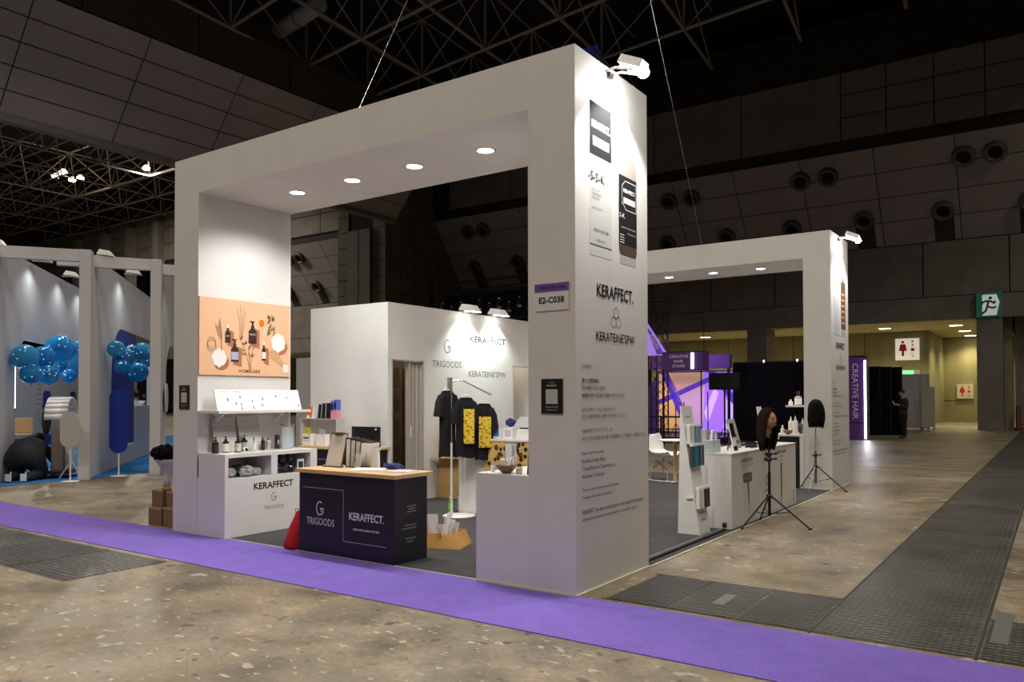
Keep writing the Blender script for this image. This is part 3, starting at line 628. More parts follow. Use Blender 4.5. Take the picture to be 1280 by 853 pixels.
# --- poster
po = thing('homecare_poster', 'wide peach poster of bottles and dried plants reading HOMECARE', 'poster', (-4.94, -.0, 1.815))
PEACH = mat('poster_peach', (.80, .47, .28), .55, var=.05, scale=2)
B().box(.001, .022, .004, 1.28, 0, .895).obj('panel', PEACH, po)
K = lambda p, m, n, l=.002: flat(p, po, (.022, 0, 0), Y_, Z_, m, n, l)
SHD = mat('poster_brown_shadow', (.42, .17, .08), .6); LAV = mat('poster_lavender', (.42, .42, .60), .6); AMB = mat('poster_amber', (.05, .018, .015), .5); CREAMP = mat('poster_cream', (.85, .76, .68), .7)
def pbottle(y, z, w_, h, lab, pump):
    K([(y-w_/2+.03, z-.03), (y+w_/2+.045, z-.06), (y+w_/2+.045, z+h*.6), (y+.03, z+h*.7)], SHD, 'printed_shadow', .0015)
    K([(y-w_/2, z), (y+w_/2, z), (y+w_/2, z+h*.55), (y+w_*.2, z+h*.68), (y+w_*.2, z+h*.8), (y-w_*.2, z+h*.8), (y-w_*.2, z+h*.68), (y-w_/2, z+h*.55)], AMB, 'printed_bottle', .003)
    if pump: K([(y-.012, z+h*.8), (y+.012, z+h*.8), (y+.012, z+h*.93), (y+.03, z+h*.96), (y+.03, z+h), (y-.045, z+h), (y-.045, z+h*.96), (y-.012, z+h*.93)], INK, 'printed_pump', .003)
    else: K([(y-.015, z+h*.8), (y+.015, z+h*.8), (y+.01, z+h), (y-.01, z+h)], CREAMP, 'printed_pump', .003)
    if lab: K(rect(w_*.94, h*.34, y, z+h*.27), lab, 'printed_label', .004)
pbottle(.375, .38, .075, .22, None, 0); pbottle(.47, .16, .105, .27, LAV, 1); pbottle(.72, .39, .115, .27, None, 1); pbottle(.885, .19, .06, .24, CREAMP, 0)
text('KERAFFECT', po, (.025, .72, .50), Y_, Z_, .09, .02, INKW, .02, 'printed_label'); text('KERAFFECT', po, (.025, .375, .46), Y_, Z_, .05, .014, INKW, .02, 'printed_label')
COT = mat('poster_cotton', (.85, .82, .78), .8)
for y, z, r, s_ in ((.26, .20, .095, 1), (1.10, .42, .105, 2)):
    K([(y+.03+1.1*r*math.cos(a*.4), z-.05+r*math.sin(a*.4)) for a in range(16)], SHD, 'printed_shadow', .0015)
    K([(y+r*(1+.10*math.sin(a*1.7+s_))*math.cos(a*.2617), z+r*1.1*(1+.10*math.cos(a*2.1))*math.sin(a*.2617)) for a in range(24)], COT, 'printed_cotton', .003)
TWIG = mat('poster_twig', (.20, .10, .05), .7); OLV = mat('poster_olive', (.16, .12, .05), .7)
for a in range(3): K(ell(.11-.02*a, .13-.02*a, .17-.01*a, .33), PEACH, 'x', .0021) if 0 else strip([(.16+(.06-.004*a)*math.cos(t_*.4), .335+.02*a+(.062)*math.sin(t_*.4)) for t_ in range(16)], .004, po, (.022, 0, 0), Y_, Z_, OLV, 'printed_twig', .003, True)
for dx in (-.02, .0, .02, .035): strip([(.55+dx*.5, .42), (.56+dx, .6), (.54+dx*2.2, .84-abs(dx)*2)], .004, po, (.022, 0, 0), Y_, Z_, TWIG, 'printed_stem', .003)
for y, z in ((.48, .42), (.55, .44), (.60, .38), (.57, .46)): K(ell(.025, .03, y, z, 10), TWIG, 'printed_seed', .004)
strip([(.29, .27), (.29, .45), (.27, .62)], .008, po, (.022, 0, 0), Y_, Z_, TWIG, 'printed_stem', .003); K([(.285, .40), (.24, .48), (.20, .60), (.24, .56), (.265, .68), (.285, .55), (.30, .45)], mat('poster_leaf', (.40, .25, .13), .7), 'printed_leaf', .003)
random.seed(5)
for k in range(18):
    y = .66+random.uniform(-.075, .085); z = .26+random.uniform(-.06, .13); K([(y-.012, z), (y+.012, z+.01), (y+.016*(1 if y > .66 else -1), z+.045)], TWIG, 'printed_leaf', .003)
for dx in (-.04, 0, .04): strip([(.685, .07), (.67+dx, .26), (.66+dx*1.6, .36)], .005, po, (.022, 0, 0), Y_, Z_, TWIG, 'printed_stem', .0035)
for k in range(22):
    y = .985+random.uniform(-.04, .05); z = .63+random.uniform(-.13, .09); K([(y-.012, z-.01), (y+.014, z), (y+.004+random.uniform(-.02, .02), z+.05)], OLV, 'printed_leaf', .003)
K(ell(.075, .09, .85, .645), mat('poster_orange', (.75, .16, .01), .5), 'printed_dish', .003); strip([(.92+.03*math.cos(t_*.5), .56+.035*math.sin(t_*.5)) for t_ in range(12)], .006, po, (.022, 0, 0), Y_, Z_, CREAMP, 'printed_ring', .003)
K([(.96, .30), (1.02, .36), (1.08, .33), (1.13, .24), (1.22, .12), (1.19, .09), (1.08, .18), (.98, .22)], mat('poster_tan', (.62, .36, .18), .6), 'printed_scarf', .0025)
K(rect(.085, .10, 1.215, .10), CREAMP, 'printed_card', .003)
text('HOMECARE', po, (.024, .68, .055), Y_, Z_, .30, .04, mat('poster_ink', (.18, .07, .04), .6), .01)
# --- front reception counter
def counter(loc, lab, W, full, bag=True):
    c = thing('reception_counter', lab, 'counter', loc)
    B().box(0, W, 0, .46, 0, .80).obj('body', BLACK, c, .002); B().box(-.03, W+.04, -.03, .50, .80, .838).obj('top', WOOD, c, .003)
    B().box(.01, W-.01, .01, .45, -.001, .012)
    F = (0, 0, 0)
    strip([(.05, .655), (.635, .655), (.635, .165), (W-.09, .165)], .005, c, F, X_, Z_, mat('line_grey', (.45, .45, .5), .5), 'printed_line')
    gmark(c, (.305, 0, .455), X_, Z_, .135, INKW); text('TRIGOODS', c, (.31, 0, .325), X_, Z_, .40, .07, INKW)
    text('KERAFFECT.', c, (.945, 0, .415), X_, Z_, .46, .075, INKW, .02); text('KERATIN CARE SYSTEM', c, (.94, 0, .293), X_, Z_, .34, .019, INKW, .03)
    if full:
        for y, z, w_ in ((.235, .44, .12), (.24, .415, .09), (.235, .39, .13), (.22, .265, .16), (.20, .235, .20), (.22, .09+.05, .14), (.22, .11, .09)):
            text('TRIGOODS INSTAGRAM' if w_ > .1 else 'KERAFFECT', c, (W, y, z+.09), Y_, Z_, w_, .011, INKW)
    return c
counter((-3.24, .03, 0), 'black front counter with a pale wood top and white logos', 1.30, True)
counter((-6.1, 2.47, .009), 'second black counter with wood top against the storeroom wall', 1.29, False)

for k_, (x, ax, ay, az, en) in enumerate(((-5.0, -5.9, 2.96, 1.6, 80), (-4.2, -5.0, 2.96, 1.6, 80), (-.75, -4.5, .7, .7, 130))):  # unseen lamps added to brighten the storeroom front and the display cabinet
    s = thing('added_wash_lamp', ('left added unseen lamp behind the front arch header', 'middle added unseen lamp behind the front arch header', 'right added unseen lamp behind the front arch header, brightening the display cabinet')[k_], 'spotlight', (x, 1.312, 4.12), 0, 'added lamps behind the header'); B().box(-.05, .05, 0, .04, -.03, .03).obj('bracket', STEEL, s); B().hexa([(-.08, .04, -.05), (.08, .04, -.05), (.08, .16, -.09), (-.08, .16, -.09)], [(-.08, .04, .05), (.08, .04, .05), (.08, .16, .0), (-.08, .16, .0)]).obj('housing', STEEL, s)
    light('added_wash_light', 'SPOT', (x, 1.50, 3.98), en, (.98, 1, .95), (ax, ay, az), spot_size=1.9 if k_ < 2 else 1.1, spot_blend=.9, shadow_soft_size=.06)
# ================================================================== STOREROOM
sx0, sx1, sy0, sy1, sh_ = -6.47, -4.83, 2.965, 6.95, 2.93
st_ = thing('storeroom', 'tall white storeroom box with two doorways in the middle of the booth', 'storeroom', (sx0, sy0, .009))
W_, D_, H_ = sx1-sx0, sy1-sy0, sh_-.009
t_ = .06
B().box(0, W_, 0, t_, 0, H_).obj('front_wall', WHITE, st_); B().box(0, t_, t_, D_, 0, H_).obj('left_wall', WHITE, st_); B().box(t_, W_, D_-t_, D_, 0, H_).obj('rear_wall', WHITE, st_)
b_ = B().box(W_-t_, W_, .72+.06, 3.15, 0, H_).box(W_-t_, W_, t_, .08, 0, 2.10).box(W_-t_, W_, t_, D_-t_, 2.10, H_) if 0 else None
d0, d1, e0, e1 = .08, .775, 3.155, 3.85
b_ = B().box(W_-t_, W_, t_, d0, 0, H_).box(W_-t_, W_, d0, d1, 2.10, H_).box(W_-t_, W_, d1, e0, 0, H_).box(W_-t_, W_, e0, e1, 2.10, H_).box(W_-t_, W_, e1, D_-t_, 0, H_)
b_.obj('side_wall', WHITE, st_)
FR = mat('door_frame_metal', (.55, .53, .48), .4, .4)
for a, c in ((d0, d1), (e0, e1)):
    B().box(W_-.03, W_+.006, a-.0, a+.02, 0, 2.1).box(W_-.03, W_+.006, c-.02, c, 0, 2.1).box(W_-.03, W_+.006, a, c, 2.08, 2.1).obj('door_frame', FR, st_)
text('TRIGOODS', st_, (W_, 4.305-sy0, 2.065), Y_, Z_, .72, .105, INKG, 0); gmark(st_, (W_, 4.31-sy0, 2.345), Y_, Z_, .21, INKG)
text('KERAFFECT', st_, (W_, 5.39-sy0, 2.50), Y_, Z_, 1.02, .105, INK, .015); text("KERATEINE'SPW", st_, (W_, 5.375-sy0, 1.93), Y_, Z_, 1.04, .10, INKG, .004)
hexmark(st_, (W_, 5.39-sy0, 2.22), Y_, Z_, .14, mat('pale_ink', (.6, .6, .6), .6))
# folding door
ACC = mat('folding_door_beige', (.42, .38, .32), .6)
fd = thing('folding_door', 'beige folding accordion door half drawn across the storeroom doorway', 'door', (sx1-.045, sy0+.48, .015))
for k in range(6):
    y0, y1 = k*.047, (k+1)*.047; s = 1 if k % 2 else -1
    B().hexa([(-.02*s, y0, 0), (.02*s, y1, 0), (.02*s+.008, y1, 0), (-.02*s+.008, y0, 0)], [(-.02*s, y0, 2.07), (.02*s, y1, 2.07), (.02*s+.008, y1, 2.07), (-.02*s+.008, y0, 2.07)]).obj('fold', ACC, fd)
B().box(.02, .05, .0, .022, .95, 1.12).obj('handle', PWHITE, fd, .004)
B().box(-.03, .045, -.02, 0, 0, 2.07).obj('lead_post', ACC, fd)
od = thing('white_door', 'white door standing open in the rear storeroom doorway', 'door', (sx1-.05, sy0+3.80, .01))
B().box(-.0, .04, 0, .04, 0, 2.05).box(.0, .5, 0, .035, 1.45, 2.05).box(0, .5, 0, .035, 0, 1.45).obj('leaf', PWHITE, od)
# racks inside
def rack(loc, lab, w, d, h, levels, m):
    r = thing('storage_rack', lab, 'rack', loc)
    for x in (0, w-.03):
        for y in (0, d-.03): B().box(x, x+.03, y, y+.03, 0, h).obj('upright', m, r)
    for z in levels: B().box(0, w, 0, d, z, z+.02).obj('shelf', m, r)
    return r
BR = mat('dark_brown_board', (.10, .05, .02), .6)
rack((sx0+.55, sy0+.09, .009), 'dark shelving rack inside the front storeroom doorway', .42, 1.0, 2.0, (.1, .5, .9, 1.3, 1.7), BR)
random.seed(11)
n_ = 0
CARD2 = mat('dark_carton', (.05, .035, .03), .5)
for z in (.12, .52, .92, 1.32, 1.72):
    for y in (.14, .44, .74):
        h = random.uniform(.2, .33); lv = {.12: 'bottom', .52: 'second', .92: 'middle', 1.32: 'fourth', 1.72: 'top'}[z]
        c = thing('carton', 'brown carton on the %s shelf of the storeroom rack, %s one' % (lv, {.14: 'nearest', .44: 'centre', .74: 'farthest'}[y]), 'box', (sx0+.60, sy0+y, z+.0095+.0), 0, 'cartons on the storeroom rack')
        B().box(0, .32, 0, .27, 0, h).obj('body', noise_mat('shaded_carton', (.10, .055, .02), (.14, .08, .03), 5, .8) if 'shaded_carton' not in MATS else MATS['shaded_carton'], c); B().box(.14, .18, -.001, .271, h-.06, h+.001).obj('tape', mat('tan_tape', (.45, .3, .14), .4), c)  # carton brown is darkened, the storeroom's shade put into the colour
tag(B().box(sx0+.50, sx0+.515, sy0+.07, sy0+1.6, .01, 2.8).obj('darkening_board', BR), 'dark board added behind the shelving to keep the storeroom dim', 'board')  # sheet added so that the doorway stays dark behind the rack
wr = rack((sx0+.5, sy0+2.85, .009), 'tan wooden shelf seen through the rear storeroom doorway', .5, 1.0, 2.0, (.4, .9, 1.4, 1.85), mat('tan_board', (.40, .23, .10), .6))
B().box(-.02, 0, 0, 1.0, 0, 2.05).obj('back_panel', mat('tan_board'), wr)
light('storeroom_lamp', 'POINT', (sx1-.45, sy0+3.3, 2.6), 9, (1, .85, .6), shadow_soft_size=.1)
# spotlights on top of the storeroom
def spot(loc, lab, aim, e, rz=0, group=None, size=1.9, lens=None):
    s = thing('spotlight', lab, 'spotlight', loc, rz, group)
    B().box(-.06, .22, -.05, .05, 0, .012).obj('bracket', STEEL, s)
    B().hexa([(-.02, -.12, .03), (.30, -.10, -.03+.02), (.30, .10, -.01), (-.02, .12, .03)], [(.03, -.09, .13), (.22, -.08, .10), (.22, .08, .10), (.03, .09, .13)]).obj('housing', STEEL, s, .008)
    B().hexa([(.10, -.09, .004), (.29, -.09, -.016), (.29, .09, -.016), (.10, .09, .004)], [(.10, -.09, .012), (.29, -.09, -.008), (.29, .09, -.008), (.10, .09, .012)]).obj('glass', lens or mat('lens_lit'), s)
    light('spot_light', 'SPOT', (Vector(loc)+Matrix.Rotation(rz, 3, 'Z') @ Vector((.26, 0, -.03))), e, (.93, 1, .95), aim, spot_size=size, spot_blend=.7, shadow_soft_size=.05)
spot((sx1, 4.72, sh_), 'left white spotlight on top of the storeroom wall', (sx1-.35, 4.72, 1.2), 85, 0, 'spotlights on the storeroom')
spot((sx1, 5.50, sh_), 'right white spotlight on top of the storeroom wall', (sx1-.35, 5.50, 1.2), 85, 0, 'spotlights on the storeroom')
# grey partition behind the left
gp = tag(B().box(-9.6, -8.4, 5.3, 5.36, 0, 2.35).obj('partition', mat('grey_partition', (.42, .41, .42), .6)), 'plain light grey partition panel left of the storeroom', 'partition')
# ================================================================== PRODUCTS AND SMALL THINGS
AMBER = mat('dark_bottle_glass', (.018, .012, .010), .15, coat=.4); WB = mat('white_bottle', (.80, .78, .74), .3); TANB = mat('tan_bottle', (.42, .34, .28), .3); FROST = mat('frosted_plastic', (.72, .73, .72), .3, alpha=.75)
LABW = mat('label_white', (.80, .80, .78), .6); LABB = mat('label_beige', (.62, .56, .42), .6); LABG = mat('label_grey', (.45, .47, .50), .6); LABK = mat('label_black', (.03, .032, .032), .5)
def bottle(loc, lab, h, r, kind='pump', body=AMBER, label=None, cap=BLK, group=None, rz=0, neck=.66):
    t = thing('bottle', lab, 'bottle', loc, rz, group)
    z1 = h*(neck-.10) if kind != 'spray' else h*.66; nr = r*.36
    B().lathe([(0, 0), (r*.92, 0), (r, h*.02), (r, z1), (r*.92, z1+h*.045), (nr*1.15, z1+h*.10), (nr, z1+h*.12), (0, z1+h*.12)], n=20).obj('body', body, t); bo_ = t.children[0] if t.children else t
    if label: B().lathe([(r*1.012, h*.05), (r*1.012, z1*.90)], n=20).obj('label', label, bo_)
    zc = z1+h*.115
    if kind == 'pump':
        B().lathe([(nr*1.3, zc), (nr*1.3, zc+h*.07), (nr*.5, zc+h*.09), (nr*.45, zc+h*.17), (0, zc+h*.17)], n=12).obj('collar', cap, t)
        B().box(-nr*.8, nr*.8, -nr*.7, nr*.7, zc+h*.165, zc+h*.21).box(-r*.95, 0, -nr*.35, nr*.35, zc+h*.17, zc+h*.205).obj('pump_head', cap, t, .001)
    elif kind == 'cap':
        B().lathe([(nr*1.25, zc), (nr*1.25, h*.98), (nr*1.1, h), (0, h)], n=14).obj('cap', cap, t)
    elif kind == 'spray':
        B().lathe([(nr*1.3, zc), (nr*1.1, zc+h*.08), (nr*.6, zc+h*.12), (nr*.5, h), (0, h)], n=12).obj('nozzle', cap, t)
    return t
T1 = .9265; G1 = 'hair care bottles on the left cabinet'
bottle((-4.688, .06, T1), 'dark pump bottle with a dark label at the left end of the cabinet', .205, .037, 'pump', AMBER, LABK, BLK, G1)
bottle((-4.748, .235, T1), 'dark pump bottle with a large white label, second from the left', .20, .037, 'pump', AMBER, LABW, BLK, G1)
bottle((-4.66, .335, T1), 'dark pump bottle with a beige label on the left cabinet', .205, .037, 'pump', AMBER, LABB, BLK, G1)
bottle((-4.79, .515, T1), 'dark pump bottle with a grey label behind the small black card', .205, .037, 'pump', AMBER, LABG, BLK, G1)
bottle((-4.72, .60, T1), 'slim clear silver bottle with a black pump on the left cabinet', .18, .020, 'pump', FROST, LABW, BLK, G1)
bottle((-4.74, .74, T1), 'small dark spray bottle beside the white labelled one', .155, .025, 'spray', AMBER, LABK, BLK, G1)
bottle((-4.79, .86, T1), 'small white labelled spray bottle with a black top', .148, .025, 'spray', LABW, LABB, BLK, G1)
c = thing('card', 'small white card with a black square before the bottles', 'card', (-4.66, .445, T1), 0)
B().hexa([(0, -.03, 0), (.004, -.03, 0), (.004, .035, 0), (0, .035, 0)], [(-.02, -.03, .05), (-.016, -.03, .05), (-.016, .035, .05), (-.02, .035, .05)]).obj('panel', PAPER, c)
B().hexa([(.0045, -.012, .008), (.006, -.012, .008), (.006, .025, .008), (.0045, .025, .008)], [(-.011, -.012, .04), (-.009, -.012, .04), (-.009, .025, .04), (-.011, .025, .04)]).obj('black_square', INK, c)
c = thing('carton', 'slim dark upright carton beside the plastic bag on the cabinet', 'box', (-4.77, .975, T1)); B().box(-.022, .022, -.022, .022, 0, .17).obj('body', mat('dark_carton', (.05, .035, .03), .5), c); B().box(.0222, .023, -.012, .012, .06, .11).obj('label', LABG, c)
PLAST = mat('clear_plastic_film', (.85, .87, .9), .15, alpha=.35); BLUEP = mat('pale_blue_plastic', (.35, .52, .66), .3, alpha=.8)
bg = thing('plastic_bag', 'open clear plastic bag holding pale blue sachets on the cabinet', 'bag', (-4.76, 1.12, T1))
random.seed(2)
b_ = B(); N = 14
prof = [(.085, 0), (.09, .1), (.082, .2), (.095, .285)]
vs = []
for j, (r, z) in enumerate(prof): vs += [((r+.01*math.sin(3*a+j))*.55*math.cos(a), (r+.012*math.sin(5*a+j*2))*1.15*math.sin(a), z+(.02*math.sin(2*a) if j == 3 else 0)) for a in [2*math.pi*i/N for i in range(N)]]
b_.add(vs, [(j*N+i, j*N+(i+1) % N, (j+1)*N+(i+1) % N, (j+1)*N+i) for j in range(3) for i in range(N)], True).obj('film', PLAST, bg)
for k in range(4): B().box(-.02+.012*k, -.012+.012*k, -.06+.025*k, .0+.025*k, .005, .2+.01*k).obj('sachet', BLUEP if k % 2 else PWHITE, bg)
GP = noise_mat('grey_stripe_board', (.42, .39, .37), (.55, .52, .50), 3, .6, (1, .3, 6))
for i, (y0, y1, l) in enumerate(((.15, .45, 'left of two grey printed boards leaning behind the bottles'), (.49, .79, 'right of two grey printed boards leaning behind the bottles'))):
    s = thing('leaning_board', l, 'board', (-4.82, y0, T1), 0, 'grey boards behind the bottles')
    B().hexa([(0, 0, 0), (.014, 0, 0), (.014, y1-y0, 0), (0, y1-y0, 0)], [(-.10, 0, .40), (-.086, 0, .40), (-.086, y1-y0, .40), (-.10, y1-y0, .40)]).obj('panel', GP, s)
    B().hexa([(.02, .03, 0), (.025, .03, 0), (.025, y1-y0-.01, 0), (.02, y1-y0-.01, 0)], [(-.02, .03, .17), (-.015, .03, .17), (-.015, y1-y0-.01, .17), (-.02, y1-y0-.01, .17)]).obj('white_card', PWHITE, s)
# cubby contents
def crumple(loc, lab, r, m, seed, n=18, group=None, name='plastic_parcel'):
    random.seed(seed); off = Vector((seed*3.1, seed*1.7, 0))
    o = B().ball((0, 0, r[2]), r, n, n//2+3, lambda d: 1+.38*noise.noise(d*3.2+off)+.15*noise.noise(d*8+off)).obj(name, m)
    zmin = min(v.co.z for v in o.data.vertices)
    for v in o.data.vertices: v.co.z -= zmin
    o.location = loc; o.data.polygons.foreach_set('use_smooth', [False]*len(o.data.polygons)); return tag(o, lab, 'parcel', group)
FILM = mat('grey_plastic_wrap', (.38, .40, .42), .15, var=.5, scale=30, coat=.5); FILMD = mat('dark_plastic_wrap', (.05, .055, .06), .15, var=.7, scale=40, coat=.6)
for i, (y, x, s, m_, w_) in enumerate(((.14, -4.56, .085, FILM, 'leftmost low'), (.27, -4.60, .10, FILMD, 'dark rear'), (.34, -4.52, .095, FILM, 'tall middle'), (.48, -4.55, .07, FILM, 'flat right'))):
    crumple((x, y, .6565), '%s plastic wrapped parcel in the left cubbyhole' % w_, (.08, s, s*.62), m_, i+3, group='plastic parcels in the left cubbyhole')
for i, (y, z, s) in enumerate(((.78, .6565, .055), (.88, .6565, .06), (.99, .6565, .055), (.83, .765, .05), (.94, .765, .048))):
    crumple((-4.53, y, z), 'crumpled dark glossy packet in the right cubbyhole, %s' % ('bottom left', 'bottom middle', 'bottom right', 'top left', 'top right')[i], (.06, s, .055), mat('black_glossy', (.015, .016, .02), .12, coat=.6), i+11, group='dark packets in the right cubbyhole', name='packet')
s = thing('picture_frame', 'small white framed picture in the right cubbyhole', 'frame', (-4.50, 1.10, .6565)); B().box(0, .012, -.05, .05, 0, .15).obj('frame', PWHITE, s); B().box(.012, .014, -.035, .035, .02, .12).obj('picture', LABK, s)
# on the front counter
CT = .8695-.03
s = thing('clipboard_stand', 'clear stand with a white page on a clipboard on the front counter', 'stand', (-3.04, .30, CT))
WIRE = mat('clip_metal', (.25, .24, .23), .3, .8)
vv2 = Vector((0, .12, .355))
B().hexa([(-.13, 0, 0), (.12, 0, 0), (.12, .006, 0), (-.13, .006, 0)], [(-.11, .08, .345), (.13, .08, .345), (.13, .086, .345), (-.11, .086, .345)]).obj('board', mat('brown_board', (.10, .08, .07), .5), s)
B().hexa([(-.118, -.004, .01), (.108, -.004, .01), (.108, -.001, .01), (-.118, -.001, .01)], [(-.10, .073, .33), (.12, .073, .33), (.12, .077, .33), (-.10, .077, .33)]).obj('sheet', mat('cream_page', (.62, .57, .52), .6), s)
B().box(-.05, .07, .06, .095, .325, .352).obj('clip', WIRE, s); B().box(-.14, .13, -.03, .02, 0, .018).obj('base', GLASS, s)
for k in range(4):
    s = thing('clipboard', '%s upright clipboard in the row behind the white page stand' % ('first', 'second', 'third', 'last')[k], 'clipboard', (-2.905+.042*k, .335+.02*k, CT+.002), math.radians(55), 'clipboards in the stand')
    lean = .03+.035*k
    B().hexa([(0, 0, 0), (.20, 0, 0), (.20, .005, 0), (0, .005, 0)], [(0, -lean, .30-.01*k), (.20, -lean, .30-.01*k), (.20, -lean+.005, .30-.01*k), (0, -lean+.005, .30-.01*k)]).obj('board', BLK, s)
    B().hexa([(.01, -.005, .01), (.19, -.005, .01), (.19, -.001, .01), (.01, -.001, .01)], [(.01, -lean-.005, .285-.01*k), (.19, -lean-.005, .285-.01*k), (.19, -lean-.001, .285-.01*k), (.01, -lean-.001, .285-.01*k)]).obj('paper', PAPER, s)
    B().box(.06, .14, -lean-.012, -lean+.01, .28-.01*k, .305-.01*k).obj('clip', WIRE, s)
s = thing('leaflet_holder', 'clear acrylic holder with white leaflets on the front counter', 'holder', (-2.74, .36, CT))
B().box(-.075, .075, -.03, -.027, 0, .15).box(-.075, .075, .04, .043, 0, .20).box(-.075, .075, -.03, .043, 0, .004).obj('tray', GLASS, s)
B().hexa([(-.05, -.02, .006), (.01, -.02, .006), (.01, .01, .006), (-.05, .01, .006)], [(-.02, .0, .14), (.045, .0, .15), (.045, .02, .15), (-.02, .02, .14)]).obj('leaflets', PAPER, s)
def sheetstack(loc, rz, w_, d_, h_, lab, m=PAPER, name='paper_stack', cat='paper'):
    s = thing(name, lab, cat, loc, rz)
    for k in range(3): B().box(-w_/2+.01*k, w_/2-.006*k, -d_/2+.008*k, d_/2, h_*k/3, h_*(k+1)/3-.0005).obj('sheet', m, s)
    return s
sheetstack((-2.50, .24, CT), .45, .33, .24, .014, 'stack of white leaflets fanned on the middle of the front counter')
sheetstack((-2.12, .31, CT), .25, .28, .22, .007, 'grey printed catalogue lying at the right end of the front counter', mat('catalogue_grey', (.55, .53, .55), .5), 'catalogue', 'catalogue')
o = crumple((-2.33, .44, CT), 'crumpled dark blue cloth pouch on the front counter', (.13, .05, .028), mat('blue_cloth', (.02, .035, .16), .7, var=.4, scale=30), 33, name='blue_pouch'); o['category'] = 'pouch'
s = thing('display_stand', 'curved white acrylic stand on the back edge of the front counter', 'stand', (-2.60, .44, CT))
b_ = B()
for z0, z1, a, c in ((0, .17, .05, .048), (.17, .205, .048, .075)): b_.hexa([(-a, 0, z0), (a, 0, z0), (a, .035, z0), (-a, .035, z0)], [(-c, 0, z1), (c, 0, z1), (c, .035, z1), (-c, .035, z1)])
b_.obj('body', PWHITE, s, .004)
# red bag
rb = thing('red_bag', 'slumped red cloth bag leaning on the left side of the black counter', 'bag', (-3.385, .10, .0095))
RD = mat('red_cloth', (.50, .01, .018), .75, var=.3, scale=12, bump=.3)
random.seed(4); vs = []; N = 18
for j, (z, w_, d_, cx) in enumerate(((0, .115, .10, -.0), (.03, .125, .11, 0), (.12, .115, .09, .01), (.22, .092, .065, .035), (.30, .07, .045, .058), (.36, .055, .025, .07), (.385, .035, .01, .075))):
    vs += [(cx+w_*math.cos(a)*(1+.09*noise.noise(Vector((a*2, z*9, 1)))), d_*math.sin(a)*(1+.25*noise.noise(Vector((a*3, z*8, 4)))), z+.012*noise.noise(Vector((a*2, z, 9)))) for a in [2*math.pi*i/N for i in range(N)]]
B().add([(x, y, max(z, 0)) for x, y, z in vs], [(j*N+i, j*N+(i+1) % N, (j+1)*N+(i+1) % N, (j+1)*N+i) for j in range(6) for i in range(N)]+[tuple(range(N))[::-1], tuple(range(6*N, 7*N))], True).obj('pouch', RD, rb)
B().tube([(.045, -.03, .33), (.04, -.035, .40), (.085, -.01, .41), (.10, .0, .33)], .006, 6).obj('handle', RD, rb)
# orange tray
tr = thing('cardboard_tray', 'orange cardboard tray full of clear packets behind the black counter', 'box', (-2.22, 1.05, .0095), .35)
b_ = B(); W_, D_ = .26, .20
for q in (((-W_, -D_), (W_, -D_)), ((W_, -D_), (W_, D_)), ((W_, D_), (-W_, D_)), ((-W_, D_), (-W_, -D_))):
    (a, c), (e, f) = q; k = .80
    b_.hexa([(a, c, 0), (e, f, 0), (e*.98, f*.98, 0), (a*.98, c*.98, 0)], [(a*k, c*k, .15), (e*k, f*k, .15), (e*k*.97, f*k*.97, .15), (a*k*.97, c*k*.97, .15)])
b_.box(-W_, W_, -D_, D_, 0, .004).obj('tray', BRASSCARD, tr)
random.seed(6)
for k in range(16):
    x = random.uniform(-.16, .16); y = random.uniform(-.12, .12); a = random.uniform(0, 3); l = random.uniform(-.07, .07); h = random.uniform(.2, .34)
    ca, sa = math.cos(a)*.035, math.sin(a)*.035
    B().hexa([(x-ca, y-sa, .02), (x+ca, y+sa, .02), (x+ca+.003, y+sa, .02), (x-ca+.003, y-sa, .02)], [(x-ca+l, y-sa+l, h), (x+ca+l, y+sa+l*.4, h), (x+ca+l+.003, y+sa+l*.4, h), (x-ca+l+.003, y-sa+l, h)]).obj('packet', mat('white_film', (.75, .76, .78), .2, alpha=.8), tr)
